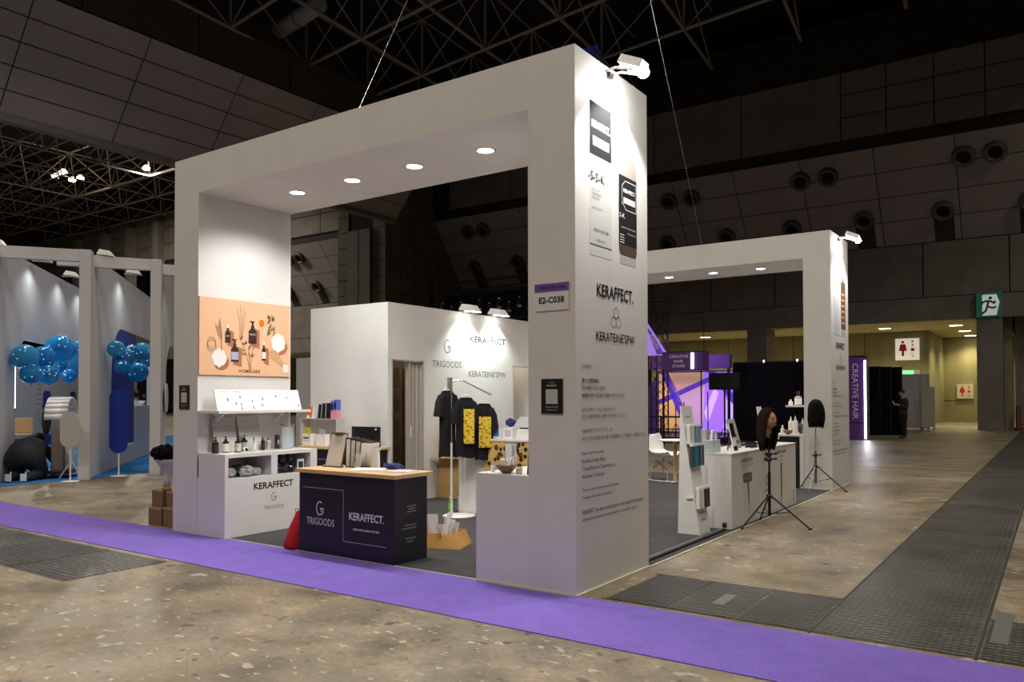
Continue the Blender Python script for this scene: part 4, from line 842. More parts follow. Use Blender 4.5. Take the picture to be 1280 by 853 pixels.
# things on the second black counter
C2 = .009+.838+.0015
s = thing('acrylic_riser', 'frosted acrylic riser carrying the product cartons', 'stand', (-5.93, 2.70, C2)); B().box(-.36, .42, -.09, .10, .385, .392).box(-.36, -.35, -.09, .1, 0, .385).box(.41, .42, -.09, .1, 0, .385).box(-.35, .41, .085, .09, 0, .385).obj('riser', mat('frosted_acrylic', (.62, .62, .62), .3, alpha=.6), s)
z = C2+.3935; G2 = 'product cartons on the acrylic riser'
for x, w_, h, m_, l, ln in ((-6.17, .055, .17, mat('orange_carton', (.75, .14, .04), .5), 'small orange and white carton at the left end of the riser', .02), (-6.06, .055, .17, PWHITE, 'small white carton beside the orange one on the riser', .02), (-5.95, .06, .21, BLK, 'first tall black carton on the riser', .035), (-5.86, .075, .225, BLK, 'second tall black carton on the riser', .03), (-5.765, .075, .23, BLK, 'third tall black carton on the riser', .02), (-5.65, .055, .26, mat('blue_carton', (.09, .12, .55), .45), 'blue and pink carton on the riser beside the tallest one', 0), (-5.585, .06, .28, mat('violet_carton', (.10, .14, .60), .45), 'tallest blue and pink carton at the right end of the riser', 0)):
    s = thing('carton', l, 'box', (x, 2.70, z), 0, G2)
    B().hexa([(-w_/2, -.04, 0), (w_/2, -.04, 0), (w_/2, .04, 0), (-w_/2, .04, 0)], [(-w_/2+ln, -.04, h), (w_/2+ln, -.04, h), (w_/2+ln, .04, h), (-w_/2+ln, .04, h)]).obj('body', m_, s)
    if 'blue and pink' in l: B().box(-w_/2-.001, w_/2+.001, -.0412, .041, 0, h*.45).obj('pink_band', mat('pink_carton', (.70, .28, .36), .5), s); flat(ell(w_*.7, .10, 0, h*.68), s, (0, -.041, 0), X_, Z_, BLK, 'dark_oval')
    elif 'black' in l:
        flat([(-w_/2+.006, .01), (-w_/2+.016, .01), (-w_/2+.016+ln*.9, h-.01), (-w_/2+.006+ln*.9, h-.01)], s, (0, -.0405, 0), X_, Z_, INKW, 'white_stripe')
    elif 'orange' in l: B().box(-w_/2-.001, w_/2-.0+.001, -.0412, .041, 0, .045).obj('white_band', PWHITE, s)
for x, w_, l, cc_, ch in ((-6.04, .17, 'open white carton with black print and a yellow card on the second counter', (.80, .62, .02), .10), (-5.74, .20, 'plain open white carton with a folded leaflet on the second counter', (.60, .58, .60), .08)):
    s = thing('open_carton', l, 'box', (x, 2.56, C2)); B().box(-w_/2, w_/2, -.05, -.047, 0, .17).box(-w_/2, w_/2, .047, .05, 0, .17).box(-w_/2, -w_/2+.003, -.05, .05, 0, .17).box(w_/2-.003, w_/2, -.05, .05, 0, .17).box(-w_/2, w_/2, -.05, .05, 0, .003).obj('body', PWHITE, s)
    B().hexa([(-.02, -.03, .10), (.08, -.03, .10), (.08, .0, .10), (-.02, .0, .10)], [(-.06+.03, -.04, .17+ch), (.09, -.06, .16+ch), (.09, -.05, .16+ch), (-.03, -.03, .17+ch)]).obj('card', mat('yellow_card', (.78, .62, .02), .5) if 'yellow' in l else mat('lilac_card', (.55, .50, .62), .5), s)
    if 'print' in l: B().box(-.06, .06, -.0515, -.05, .10, .12).box(-.06, .05, -.0515, -.05, .07, .075).obj('print', INK, s)
s = thing('dark_screen', 'dark glossy display board standing on the second black counter', 'screen', (-5.10, 2.80, C2)); B().box(-.28, .28, -.012, .012, 0, .285).obj('panel', mat('dark_gloss', (.012, .014, .016), .15), s, .004); B().box(-.2, .2, -.06, .06, 0, .008).obj('foot', BLK, s); B().box(.19, .225, -.0135, -.012, .24, .26).obj('sticker', PWHITE, s)
o = crumple((-5.05, 2.60, C2), 'crumpled clear bag before the dark screen', (.15, .07, .045), FILM, 41, name='plastic_bag'); o['category'] = 'bag'
# brown chair far left
s = thing('wooden_chair', 'brown wooden chair back left of the storeroom', 'chair', (-7.35, 3.6, 0), .4)
CH = mat('brown_seat', (.36, .18, .05), .5)
B().hexa([(-.2, .17, .42), (.2, .17, .42), (.2, .2, .42), (-.2, .2, .42)], [(-.19, .26, 1.2), (.16, .26, 1.2), (.16, .29, 1.2), (-.19, .29, 1.2)]).obj('backrest', CH, s, .01); B().box(-.21, .21, -.2, .2, .42, .45).obj('seat', CH, s, .01)
for x in (-.18, .18):
    for y in (-.17, .17): B().tube([(x, y, .42), (x*1.1, y*1.1, 0)], .015, 8).obj('leg', CH, s)
# ---- right low cabinet top: bowl, bottles; shelf on the arch post
T2 = .9165
s = thing('wooden_bowl', 'brown wooden bowl with a white tube and leaf on the right low cabinet', 'bowl', (-.735, .11, T2))
B().lathe([(0, 0), (.03, 0), (.05, .012), (.082, .045), (.094, .07), (.088, .07), (.07, .045), (.04, .02), (0, .015)], n=24).obj('bowl', noise_mat('bowl_wood', (.16, .10, .07), (.25, .17, .12), 8, .5, (1, 1, 6)), s)
B().tube([(.04, .01, .05), (.05, .0, .12), (.09, .0, .15)], .006, 6).obj('leaf', PWHITE, s); B().lathe([(0, .02), (.018, .02), (.018, .12), (.006, .13), (0, .13)], (.035, .03, 0), 10).obj('tube', LABW, s)
bottle((-.76, .115, T2+.022), 'white bottle with a beige cap standing in the wooden bowl', .15, .030, 'cap', LABW, None, mat('beige_cap', (.62, .48, .36), .5))
bottle((-.90, .14, T2), 'tiny white jar bottle left of the wooden bowl', .085, .018, 'cap', WB, LABW, mat('beige_cap'))
s = thing('dark_pouch', 'tall dark standing pouch beside the right arch post', 'pouch', (-.475, .09, T2)); B().hexa([(-.03, -.02, 0), (.03, -.02, 0), (.03, .02, 0), (-.03, .02, 0)], [(-.022, -.006, .20), (.028, -.006, .20), (.028, .006, .20), (-.022, .006, .20)]).obj('body', mat('slate_pouch', (.04, .045, .05), .35), s, .003); B().box(-.008, .008, -.008, .008, .2, .225).obj('cap', PWHITE, s)
s = thing('white_cup', 'small cream cup between the bowl and the dark pouch', 'cup', (-.60, .10, T2)); B().lathe([(0, 0), (.024, 0), (.028, .03), (.03, .055), (.026, .055), (.02, .01), (0, .01)], n=16).obj('cup', mat('beige_cap'), s)
s = thing('wall_shelf', 'white shelf on the inner side of the right arch post', 'shelf', (-.45, .95, 1.27)); B().box(-.38, .005, -.22, .34, 0, .03).obj('board', mat('white_laminate'), s); B().prism([(0, 0), (-.2, 0), (0, -.12)], .0, .015, 'y').obj('bracket', mat('white_laminate'), s)
bottle((-.615, .83, 1.3015), 'large tan pump bottle on the shelf of the right arch post', .25, .065, 'pump', mat('tan_glass', (.33, .24, .18), .3), mat('label_tan', (.42, .33, .27), .5), BLK, None, 0, .82)
bottle((-.70, .80, 1.3015), 'small white bottle left of the large tan bottle', .12, .024, 'cap', WB, None, mat('beige_cap'))
# ---- white counter with leopard print boards
lc = thing('display_counter', 'white display counter with leopard print boards behind the clothes rack', 'counter', (-3.53, 2.97, .0095))
B().box(0, .41, 0, .45, 0, .93).obj('side_unit', mat('white_laminate'), lc); B().box(.41, 1.6, 0, .45, 0, .975).obj('body', mat('white_laminate'), lc); B().box(.41, 1.62, -.02, .47, .975, 1.0).obj('top', mat('white_laminate'), lc)
for a, c in ((.43, .765), (.94, 1.20)): B().box(a, c, -.012, -.001, .40, .965).obj('leopard_board', LEOP, lc)
B().box(.80, .90, -.06, -.02, .0, .95).obj('hanging_film', mat('white_film'), lc)
TZ = .0095+1.0015
s = thing('white_carton', 'white carton with blue print on the leopard counter', 'box', (-3.00, 3.10, TZ)); B().box(-.09, .09, -.06, .06, 0, .13).obj('body', PWHITE, s); B().box(-.08, .08, -.0615, -.06, .03, .12).obj('print', mat('blue_print', (.10, .2, .5), .5), s)
s = thing('white_carton', 'second white carton with lilac print on the leopard counter', 'box', (-2.78, 3.10, TZ)); B().box(-.075, .075, -.06, .06, 0, .15).obj('body', PWHITE, s); B().box(-.05, .05, -.0615, -.06, .03, .12).obj('print', mat('lilac_card'), s)
s = thing('paper_tray', 'long white tray of tools on the leopard counter', 'tray', (-2.42, 3.12, TZ)); B().box(-.22, .22, -.09, .09, 0, .13).obj('tray', PWHITE, s, .004); B().box(-.22, .25, -.02, .02, .131, .15).obj('tool', BLK, s, .004)
s = thing('monitor', 'pale grey tilted screen on the leopard counter', 'monitor', (-2.66, 3.30, TZ)); B().hexa([(-.25, 0, .12), (.25, 0, .12), (.25, .02, .12), (-.25, .02, .12)], [(-.18, .12, .28), (.25, .12, .28), (.25, .14, .28), (-.18, .14, .28)]).obj('screen', mat('grey_lid', (.38, .39, .41), .3), s); B().box(-.05, .05, 0, .06, 0, .12).obj('foot', BLK, s)
o = crumple((-2.90, 3.02, TZ+.135), 'dark blue pouch with a yellow mark on the white carton', (.07, .04, .05), mat('blue_cloth'), 52, name='blue_pouch'); o['category'] = 'pouch'; o.location.z = TZ+.152; o.location.x = -2.78; o.location.y = 3.10
b_ = B()
for k in range(3): b_.tube([(-2.2+.04*k, 3.02, TZ+.005), (-2.25-.05*k, 2.99, TZ+.15+.04*k), (-2.05+.05*k, 3.0, TZ+.2), (-2.1, 3.05, TZ+.01)], .006, 6)
tag(b_.obj('power_cable', BLK), 'tangled black power cable on the leopard counter', 'cable')
# ---- clothes rack and shirts
rk = thing('clothes_rack', 'single pole clothes rack with a round white base', 'clothes rack', (-3.43, 2.69, .0095))
B().lathe([(0, .014), (.20, .014), (.215, .008), (.215, 0), (0, 0)], (.085, .05, 0), 32).obj('base', STEEL, rk)
B().tube([(0, 0, .01), (0, 0, .95)], .015, 12).obj('lower_pole', STEEL, rk); B().tube([(0, 0, .95), (0, 0, 1.80)], .013, 12).obj('upper_pole', CHROME, rk)
B().box(-.055, .0, -.02, .02, 1.66, 1.80).obj('clamp', mat('clamp_grey', (.25, .24, .23), .4, .6), rk)
B().tube([(0, 0, 1.74), (.06, .05, 1.77), (.12, .10, 1.76), (.39, .33, 1.575)], .010, 8).box(.37, .41, .325, .335, 1.56, 1.60).obj('arm', CHROME, rk)
def shirt(loc, rz, lab, w_, h, panel, seed, top):
    s = thing('tshirt', lab, 't-shirt', loc, rz, 'black t-shirts on the clothes rack')
    hw = w_/2
    out = [(-.07, 0), (-hw*.86, -.05), (-hw*1.38, -.36), (-hw*1.02, -.40), (-hw*.92, -.22), (-hw*.96, -h), (hw*.96, -h), (hw*.92, -.22), (hw*1.02, -.40), (hw*1.38, -.36), (hw*.86, -.05), (.07, 0)]
    rows = [(0, .07, .0), (-.05, hw*.86, .0), (-.12, hw*1.02, 0), (-.22, hw*.98, 0), (-.36, hw*.94, 0), (-.5*h, hw*.95, 0), (-.75*h, hw*.97, 0), (-h, hw, 0)]
    rows = sorted(rows, key=lambda r: -r[0]); N = 24; vs = []
    for z, ww, _ in rows:
        for i in range(N):
            a = 2*math.pi*i/N; th_ = .05 if z < -.03 else .03
            f = 1+.10*noise.noise(Vector((a*1.6, z*5, seed))); vs.append((ww*math.cos(a)*(1+.04*noise.noise(Vector((a, z*4, seed+5)))), th_*math.sin(a)*f+.016*math.sin(a*5+z*6)*(-z), z+.012*math.sin(a*3+seed)*(z < -.5)))
    B().add(vs, [(j*N+i, j*N+(i+1) % N, (j+1)*N+(i+1) % N, (j+1)*N+i) for j in range(len(rows)-1) for i in range(N)]+[tuple(range(N))], True).obj('body', CLOTHB, s)
    for sg in (-1, 1):
        B().tube([(sg*hw*.62, 0, -.07), (sg*hw*.86, 0, -.16), (sg*hw*1.02, .0, -.34)], [.055, .068, .075], 10, False).obj('sleeve', CLOTHB, s)
    B().tube([(-hw*.62, 0, -.05), (-.03, 0, .03), (.03, 0, .03), (hw*.62, 0, -.05)], .010, 6).tube([(0, 0, .03), (0, 0, top-.01), (.015, 0, top+.01)], .0025, 6).obj('hanger', PWHITE, s)
    if panel:
        x0, x1, z0, z1 = panel; M_ = 8
        vs = [(x0+(x1-x0)*i/M_, -.085-.005*math.sin(i*.9+seed), z) for z in (z0, (z0+z1)/2, z1) for i in range(M_+1)]
        B().add(vs, [(j*(M_+1)+i, j*(M_+1)+i+1, (j+1)*(M_+1)+i+1, (j+1)*(M_+1)+i) for j in range(2) for i in range(M_)], True).obj('leopard_panel', LEOY, s)
    return s
shirt((-3.49, 2.68, 1.64), math.radians(72), 'black t-shirt hanging left of the rack pole', .26, .86, None, 1, .10)
shirt((-3.28, 2.80, 1.55), math.radians(40), 'middle black t-shirt with a yellow leopard panel', .27, .78, (-.03, .11, -.60, -.15), 2, .10)
shirt((-3.10, 2.96, 1.47), math.radians(38), 'front black t-shirt with a full yellow leopard panel at the arm end', .24, .73, (-.07, .09, -.57, -.17), 3, .09)
s = thing('drink_bottle', 'green tea bottle with a yellow cap standing by the rack base', 'bottle', (-3.60, 3.02-.14, .0095)); B().lathe([(0, 0), (.032, 0), (.034, .02), (.034, .13), (.028, .17), (.014, .20), (0, .20)], n=16).obj('body', mat('green_tea', (.12, .32, .04), .3), s); B().lathe([(.0345, .05), (.0345, .13)], n=16).obj('label', mat('green_label', (.25, .55, .06), .5), s); B().lathe([(.016, .2), (.016, .228), (0, .228)], n=12).obj('cap', mat('yellow_cap', (.8, .7, .02), .4), s)
s = thing('drink_bottle', 'tall clear water bottle with a blue cap behind the green one', 'bottle', (-3.62, 3.12, .0095)); B().lathe([(0, 0), (.04, 0), (.042, .02), (.042, .22), (.02, .30), (0, .30)], n=16).obj('body', mat('water_plastic', (.7, .78, .85), .1, alpha=.6), s); B().lathe([(.043, .2), (.043, .25)], n=16).obj('label', mat('blue_print'), s); B().lathe([(.02, .3), (.02, .33), (0, .33)], n=12).obj('cap', mat('blue_print'), s)
# stacked cartons beside the storeroom door
for i, (x, y, z, w_, d_, h, l, rz) in enumerate(((-4.60, 4.26, .0095, .42, .40, .33, 'bottom brown carton of the stack by the storeroom wall', 0), (-4.60, 4.26, .3405, .40, .40, .30, 'second brown carton of the stack by the storeroom wall, with an open flap', .03), (-4.59, 4.27, .6415, .40, .36, .28, 'third brown carton of the stack by the storeroom wall', -.03), (-4.62, 4.27, .9225, .36, .32, .26, 'top brown carton of the stack behind the black t-shirts', .04))):
    s = thing('carton', l, 'box', (x, y, z), rz, 'stacked cartons by the storeroom')
    B().box(-w_/2, w_/2, -d_/2, d_/2, 0, h).obj('body', CARD, s); B().box(-.025, .025, -d_/2-.001, d_/2+.001, h-.09, h+.0008).obj('tape', mat('tan_tape'), s)
    if i == 1: B().hexa([(-w_/2, -d_/2, h-.02), (w_/2, -d_/2, h-.02), (w_/2, -d_/2-.005, h-.03), (-w_/2, -d_/2-.005, h-.03)], [(-w_/2-.02, -d_/2-.16, h-.0), (w_/2, -d_/2-.16, h-.0), (w_/2, -d_/2-.165, h-.01), (-w_/2-.02, -d_/2-.165, h-.01)]).obj('flap', CARD, s)
# ================================================================== RIGHT SIDE OF THE BOOTH
c2 = thing('demo_counter', 'white demonstration counter printed with tall hair tools on the right', 'counter', (-.60, 3.68, .0095))
B().box(0, .545, 0, 2.72, 0, .865).obj('body', WHITE, c2, .002); B().box(-.01, .55, -.005, 2.73, .865, .88).obj('top', mat('white_laminate'), c2)
O = (.545, -3.68, -.0095)
TG = mat('print_taupe', (.13, .10, .08), .6)
flat(rrect(.33, .115, .035, 4.26, .567), c2, O, Y_, Z_, TG, 'printed_brush'); flat(rrect(.30, .075, .02, 4.26, .572), c2, O, Y_, Z_, mat('print_taupe_light', (.20, .16, .13), .6), 'printed_brush', .002)
flat([(4.245, .51), (4.30, .51), (4.32, .36), (4.30, .08), (4.27, .36)], c2, O, Y_, Z_, TG, 'printed_handle'); flat([(5.64, .65), (5.71, .65), (5.71, .19), (5.66, .17)], c2, O, Y_, Z_, TG, 'printed_wand')
strip([(5.68, .18), (5.67, .12), (5.69, .05)], .02, c2, O, Y_, Z_, TG, 'printed_cord')
text('HAIR IRON', c2, Vector(O)+Vector((0, 4.24, .785)), Y_, Z_, .44, .055, INKG, .01); text('REACTIVE CARE STYLER', c2, Vector(O)+Vector((0, 4.26, .72)), Y_, Z_, .42, .018, INKG)
text('MAGNET WAVE', c2, Vector(O)+Vector((0, 5.65, .80)), Y_, Z_, .50, .045, INK, .01); text('CURL STYLER', c2, Vector(O)+Vector((0, 5.65, .74)), Y_, Z_, .24, .018, INKG); text('32 mm', c2, Vector(O)+Vector((0, 5.66, .69)), Y_, Z_, .12, .018, INKG)
strip([(4.99, .42), (5.07, .42), (5.07, .53), (4.99, .53)], .012, c2, O, Y_, Z_, INKG, 'printed_frame', closed=True); text('SALON', c2, Vector(O)+Vector((0, 4.98, .34)), Y_, Z_, .18, .03, INKG)
text('hair tools', c2, Vector(O)+Vector((0, 6.27, .14)), Z_, (0, -1, 0), .16, .05, INK, .02)
CW = .0095+.8815
def ironb(x, y, h, w_, l, m, rz=0, lean=.07):
    s = thing('easel_board', l, 'board', (x, y, CW), rz)
    B().hexa([(0, -w_/2, 0), (.012, -w_/2, 0), (.012, w_/2, 0), (0, w_/2, 0)], [(-lean, -w_/2, h), (-lean+.012, -w_/2, h), (-lean+.012, w_/2, h), (-lean, w_/2, h)]).obj('panel', m, s)
    B().hexa([(-.10, -.01, 0), (-.09, -.01, 0), (-.09, .01, 0), (-.10, .01, 0)], [(-lean, -.01, h*.8), (-lean+.01, -.01, h*.8), (-lean+.01, .01, h*.8), (-lean, .01, h*.8)]).obj('prop', BLK, s); return s
s = ironb(-.20, 4.24, .33, .13, 'narrow black and white standing leaflet on the demo counter', PWHITE); B().hexa([(.013, -.066, 0), (.015, -.066, 0), (.015, .066, 0), (.013, .066, 0)], [(-.004, -.066, .06), (-.001, -.066, .06), (-.001, .066, .06), (-.004, .066, .06)]).obj('black_band', BLK, s)
B().hexa([(-.022, -.066, .17), (-.018, -.066, .17), (-.018, .066, .17), (-.022, .066, .17)], [(-.055, -.066, .335), (-.051, -.066, .335), (-.051, .066, .335), (-.055, .066, .335)]).obj('black_band', BLK, s)
s = ironb(-.34, 4.72, .37, .30, 'larger grey standing board beside the narrow leaflet', mat('board_grey_print', (.48, .47, .45), .6), 0, .10)
for k in range(3): B().hexa([(.014-.02*k-.012, -.12, .06+.09*k), (.016-.02*k-.012, -.12, .06+.09*k), (.016-.02*k-.012, .10-.05*k, .06+.09*k), (.014-.02*k-.012, .10-.05*k, .06+.09*k)], [(.0-.02*k-.012, -.12, .10+.09*k), (.002-.02*k-.012, -.12, .10+.09*k), (.002-.02*k-.012, .10-.05*k, .10+.09*k), (.0-.02*k-.012, .10-.05*k, .10+.09*k)]).obj('print', INKG, s)
s = ironb(-.44, 5.0, .36, .07, 'tall narrow black board beside the grey board', BLK, 0, .09)
s = thing('acrylic_box', 'low frosted acrylic box at the near end of the demo counter', 'box', (-.40, 3.80, CW)); B().box(-.12, .12, -.10, .14, 0, .15).obj('box', mat('frosted_box', (.55, .60, .62), .2, alpha=.75), s, .004); B().box(-.10, .02, -.06, .06, .151, .27).obj('inner_box', mat('grey_carton', (.42, .40, .42), .5), s)
s = thing('acrylic_riser', 'clear arched acrylic riser with purple bottles on the demo counter', 'stand', (-.42, 4.08, CW)); B().tube([(0, -.06, 0), (0, -.06, .20), (0, -.03, .235), (0, .05, .235), (0, .08, .20), (0, .08, 0)], .018, 8).obj('arch', mat('pale_acrylic', (.7, .7, .74), .2), s)
bottle((-.36, 4.10, CW), 'slim purple bottle under the acrylic arch', .15, .025, 'cap', mat('purple_bottle', (.10, .05, .22), .3), LABW, BLK)
s = thing('price_stand', 'small white leaning card on a stem beyond the hair irons', 'card', (-.42, 6.0, CW)); B().tube([(0, 0, 0), (0, 0, .3)], .006, 6).obj('stem', BLKM, s); B().hexa([(0, -.1, .26), (.01, -.1, .26), (.01, .1, .26), (0, .1, .26)], [(-.05, -.08, .52), (-.04, -.08, .52), (-.04, .12, .52), (-.05, .12, .52)]).obj('panel', PAPER, s)
def styler(x, y, rz, l, cord):
    s = thing('hair_iron', l, 'hair iron', (x, y, CW), rz, 'hair irons on the demo counter')
    B().hexa([(-.14, -.015, .0), (.14, -.02, .0), (.14, .02, .0), (-.14, .015, .0)], [(-.14, -.012, .022), (.14, -.015, .02), (.14, .015, .02), (-.14, .012, .022)]).obj('lower_arm', BLK, s, .004)
    B().hexa([(-.14, -.015, .05), (.14, -.018, .025), (.14, .018, .025), (-.14, .015, .05)], [(-.14, -.012, .07), (.14, -.015, .045), (.14, .015, .045), (-.14, .012, .07)]).obj('upper_arm', BLK, s, .004)
    B().tube([(-.0+.14, 0, .02), (.20, .03, .012), (.24, .10, .008), (.16, .17, .008), (.02, .14, .008)], .005, 6).obj('cord', BLK, s)
styler(-.25, 5.0, 1.4, 'nearest black hair iron on the demo counter', 0); styler(-.42, 5.35, .7, 'second black hair iron on the demo counter', 0); styler(-.22, 5.55, 1.9, 'third black hair iron behind the mannequin stand', 0)
tag(B().tube([(-.18, 4.75, CW+.008), (-.07, 4.85, CW+.02), (-.03, 4.90, CW-.02), (-.028, 4.93, CW-.10), (-.03, 4.90, CW-.13)], .006, 6).box(-.04, -.022, 4.88, 4.915, CW-.165, CW-.12).obj('plug_cable', BLK), 'black cord with a plug dangling over the demo counter edge', 'cord')
o = crumple((-.30, 6.05, CW), 'white crumpled paper bag at the far end of the demo counter', (.10, .12, .07), PAPER, 61, name='paper_bag'); o['category'] = 'bag'
# leaning swatch stand
ps = thing('swatch_stand', 'tall narrow white leaning stand hung with hair colour swatches', 'display stand', (-.214, 3.10, .0095))
dxt, ht = -.22, 1.44
B().hexa([(-.012, 0, 0), (0, 0, 0), (0, .32, 0), (-.012, .32, 0)], [(dxt-.012, 0, ht), (dxt, 0, ht), (dxt, .32, ht), (dxt-.012, .32, ht)]).obj('front_panel', mat('white_laminate'), ps)
B().prism([(-.012, 0), (-.27, 0), (dxt-.012, ht*.97)], .02, .035, 'y').prism([(-.012, 0), (-.27, 0), (dxt-.012, ht*.97)], .285, .30, 'y').obj('side_panel', mat('white_laminate'), ps)
B().box(-.16, -.09, .0, .018, .40, .42).obj('peg', mat('white_laminate'), ps)
up_ = Vector((dxt, 0, ht)).normalized(); nx_ = up_.cross(Vector((0, 1, 0))); nx_ = nx_ if nx_.x > 0 else -nx_
text('COLOR', ps, Vector((0, .16, 0))+up_*1.33, Y_, up_, .16, .025, INKG, .01, lift=.002); text('HAIR PIECE', ps, Vector((0, .16, 0))+up_*.24, Y_, up_, .16, .02, INKG, lift=.002); text('SAMPLE', ps, Vector((0, .16, 0))+up_*.16, Y_, up_, .14, .018, INKG, lift=.002)
random.seed(9)
cols = [(.75, .74, .70), (.60, .62, .62), (.06, .06, .07), (.18, .30, .36), (.25, .42, .52), (.22, .38, .50), (.03, .22, .33), (.02, .15, .22), (.05, .05, .05)]
for r_i, (z, n, L, pal, nm_) in enumerate(((1.24, 9, .22, [0, 1, 0, 2, 3, 4, 5, 4, 3], 'top'), (1.02, 9, .26, [2, 7, 6, 6, 6, 8, 2, 3, 2], 'middle'), (.53, 8, .24, [0, 1, 0, 1, 2, 2, 8, 2], 'bottom'))):
    for k in range(n):
        p = Vector((-.214, 3.12+.28*k/(n-1), .0095))+up_*z+nx_*(.02+.035+.008*(k % 3)); m_ = mat('swatch_%d' % pal[k], cols[pal[k]], .35)
        s = thing('hair_swatch', ('%s swatch in the %s row of the swatch stand' % (('first', 'second', 'third', 'fourth', 'fifth', 'sixth', 'seventh', 'eighth', 'ninth')[k], nm_)), 'hair swatch', p, 0, 'hair swatches in the %s row' % nm_)
        B().hexa([(-.02, -.014, -L), (.02, -.014, -L), (.02, .014, -L), (-.02, .014, -L)], [(-.016, -.010, -.03), (.016, -.010, -.03), (.016, .010, -.03), (-.016, .010, -.03)]).obj('strands', m_, s)
        B().box(-.018, .018, -.012, .012, -.03, .0).box(-.07, .0, -.002, .002, -.008, -.004).obj('holder', PWHITE, s)
# wheels / castor beside the counter foot
s = thing('small_castor', 'small dark round castor by the foot of the demo counter', 'castor', (-.11, 3.60, .038)); B().tube([(-.02, 0, .03), (.02, 0, .03)], .03, 14).obj('wheel', BLK, s); B().tube([(-.022, 0, .03), (.022, 0, .03)], .012, 10).obj('hub', CHROME, s)
# ---- mannequin heads
def head_fn(d):
    k = 1.0
    # d: unit vector; face toward +x, up +z
    if d.z < 0: k *= 1-.18*(-d.z)**1.5*(1 if d.x > 0 else 1.4)
    def bump(vx, amp, s): return amp*math.exp(-((d-Vector(vx).normalized()).length/s)**2)
    k += bump((1, 0, -.12), .13, .13)+bump((1, 0, .02), .07, .12)+bump((1, 0, -.42), .05, .13)+bump((.92, 0, -.72), .06, .18)
    k -= bump((1, .30, .10), .06, .14)+bump((1, -.30, .10), .06, .14)+bump((1, 0, -.29), .03, .08)
    k += bump((1, 0, .36), .02, .3)
    return k
SKIN = mat('mannequin_skin', (.42, .22, .13), .45)
def head(parent, zc, face, hair, rz, haircol, r=(.098, .078, .118)):
    M = Matrix.Translation((0, 0, zc)) @ Matrix.Rotation(rz, 4, 'Z')
    b_ = B().ball((0, 0, 0), r, 36, 28, head_fn).tube([(-.02, 0, -.08), (-.025, 0, -.15), (-.03, 0, -.19)], [.05, .046, .055], 14)
    for sy in (-1, 1): b_.ball((-.005, sy*.076, -.01), (.018, .009, .03), 8, 6)
    b_.xf(M).obj('head', SKIN if face else PWHITE, parent)
    if face:
        for sy in (-1, 1):
            B().ball((.083, sy*.028, .012), (.008, .014, .007), 10, 6).xf(M).obj('eye', mat('eye_dark', (.03, .02, .018), .3), parent)
            B().tube([(.088, sy*.014, .034), (.087, sy*.03, .04), (.074, sy*.05, .034)], .003, 6).xf(M).obj('eyebrow', mat('brow', (.05, .025, .015), .7), parent)
        B().ball((.096, 0, -.052), (.008, .02, .006), 10, 6).xf(M).obj('lips', mat('lips', (.40, .12, .09), .4), parent)
    # hair: a lobed shell, open at the face
    vs = []; N = 60; rows = hair
    for j, (z, rx, ry, gap) in enumerate(rows):
        for i in range(N):
            t_ = gap+(2*math.pi-2*gap)*i/(N-1); f = 1+.03*math.sin(t_*31+j*.3)+.12*noise.noise(Vector((t_*3, z*6, 2)))
            zz = z-(.035*abs(math.sin(t_*7.3))+.02*abs(math.sin(t_*17)) if j == len(rows)-1 else 0)
            vs.append((-.015+.88*rx*math.cos(t_)*f, .88*ry*math.sin(t_)*f, zz))
    fs = [(j*N+i, j*N+i+1, (j+1)*N+i+1, (j+1)*N+i) for j in range(len(rows)-1) for i in range(N-1)]
    o = B().add(vs, fs, True).xf(M).obj('hair', haircol, parent); m = o.modifiers.new('s', 'SOLIDIFY'); m.thickness = .014; m.offset = -1
HB = noise_mat('dark_brown_hair', (.006, .003, .002), (.022, .011, .008), 30, .6, (3, 3, .3), .5); HK = noise_mat('black_hair', (.003, .0025, .0025), (.010, .009, .008), 30, .6, (3, 3, .3), .5)
matte(HB, HK)
def tripod(loc, lab, feet, hub, top, m, col2, knobs):
    s = thing('mannequin_tripod', lab, 'tripod', loc)
    for fx, fy in feet:
        B().tube([(fx*.06, fy*.06, hub), (fx*.97, fy*.97, .02)], .010, 8).obj('leg', m, s)
        B().box(-.02+fx, .02+fx, fy-.018, fy+.018, 0, .022).obj('rubber_foot', BLK, s, .004)
        B().tube([(0, 0, hub*.42), (fx*.5, fy*.5, hub*.52)], .006, 6).obj('brace', m, s)
    B().tube([(0, 0, hub*.35), (0, 0, top*.62)], .017, 10).obj('lower_pole', m, s); B().tube([(0, 0, top*.62), (0, 0, top)], .012, 10).obj('upper_pole', col2, s)
    B().lathe([(0, -.02), (.035, -.02), (.035, .02), (0, .02)], (0, 0, hub), 12).obj('hub', BLK, s)
    for z in knobs:
        B().lathe([(0, -.025), (.03, -.025), (.03, .025), (0, .025)], (0, 0, z), 12).tube([(-.06, 0, z), (.07, .03, z+.01)], .010, 8).ball((.07, .03, z+.01), .016, 8, 6).obj('clamp_knob', BLK, s)
    B().lathe([(0, 0), (.03, 0), (.026, .06), (0, .07)], (0, 0, top), 12).obj('head_mount', BLK, s)
    return s
TP = tripod((.219, 4.22, 0), 'black tripod carrying the brown haired mannequin head on the aisle', ((-.21, -.39), (.468, .005), (-.236, .389)), .36, 1.05, BLKM, BLKM, (.86, .80))
mh = thing('mannequin', 'mannequin head with long brown hair facing right on the black tripod', 'mannequin head', (.219, 4.22, 1.05), math.radians(35-68+10))
head(mh, .215, True, [(.145, .01, .01, 0), (.138, .05, .045, .0), (.118, .085, .075, .3), (.075, .112, .098, .75), (.02, .122, .108, .95), (-.05, .130, .118, 1.05), (-.12, .135, .125, 1.1), (-.20, .135, .128, 1.15), (-.27, .115, .118, 1.2), (-.31, .09, .10, 1.25)], math.radians(0), HB)
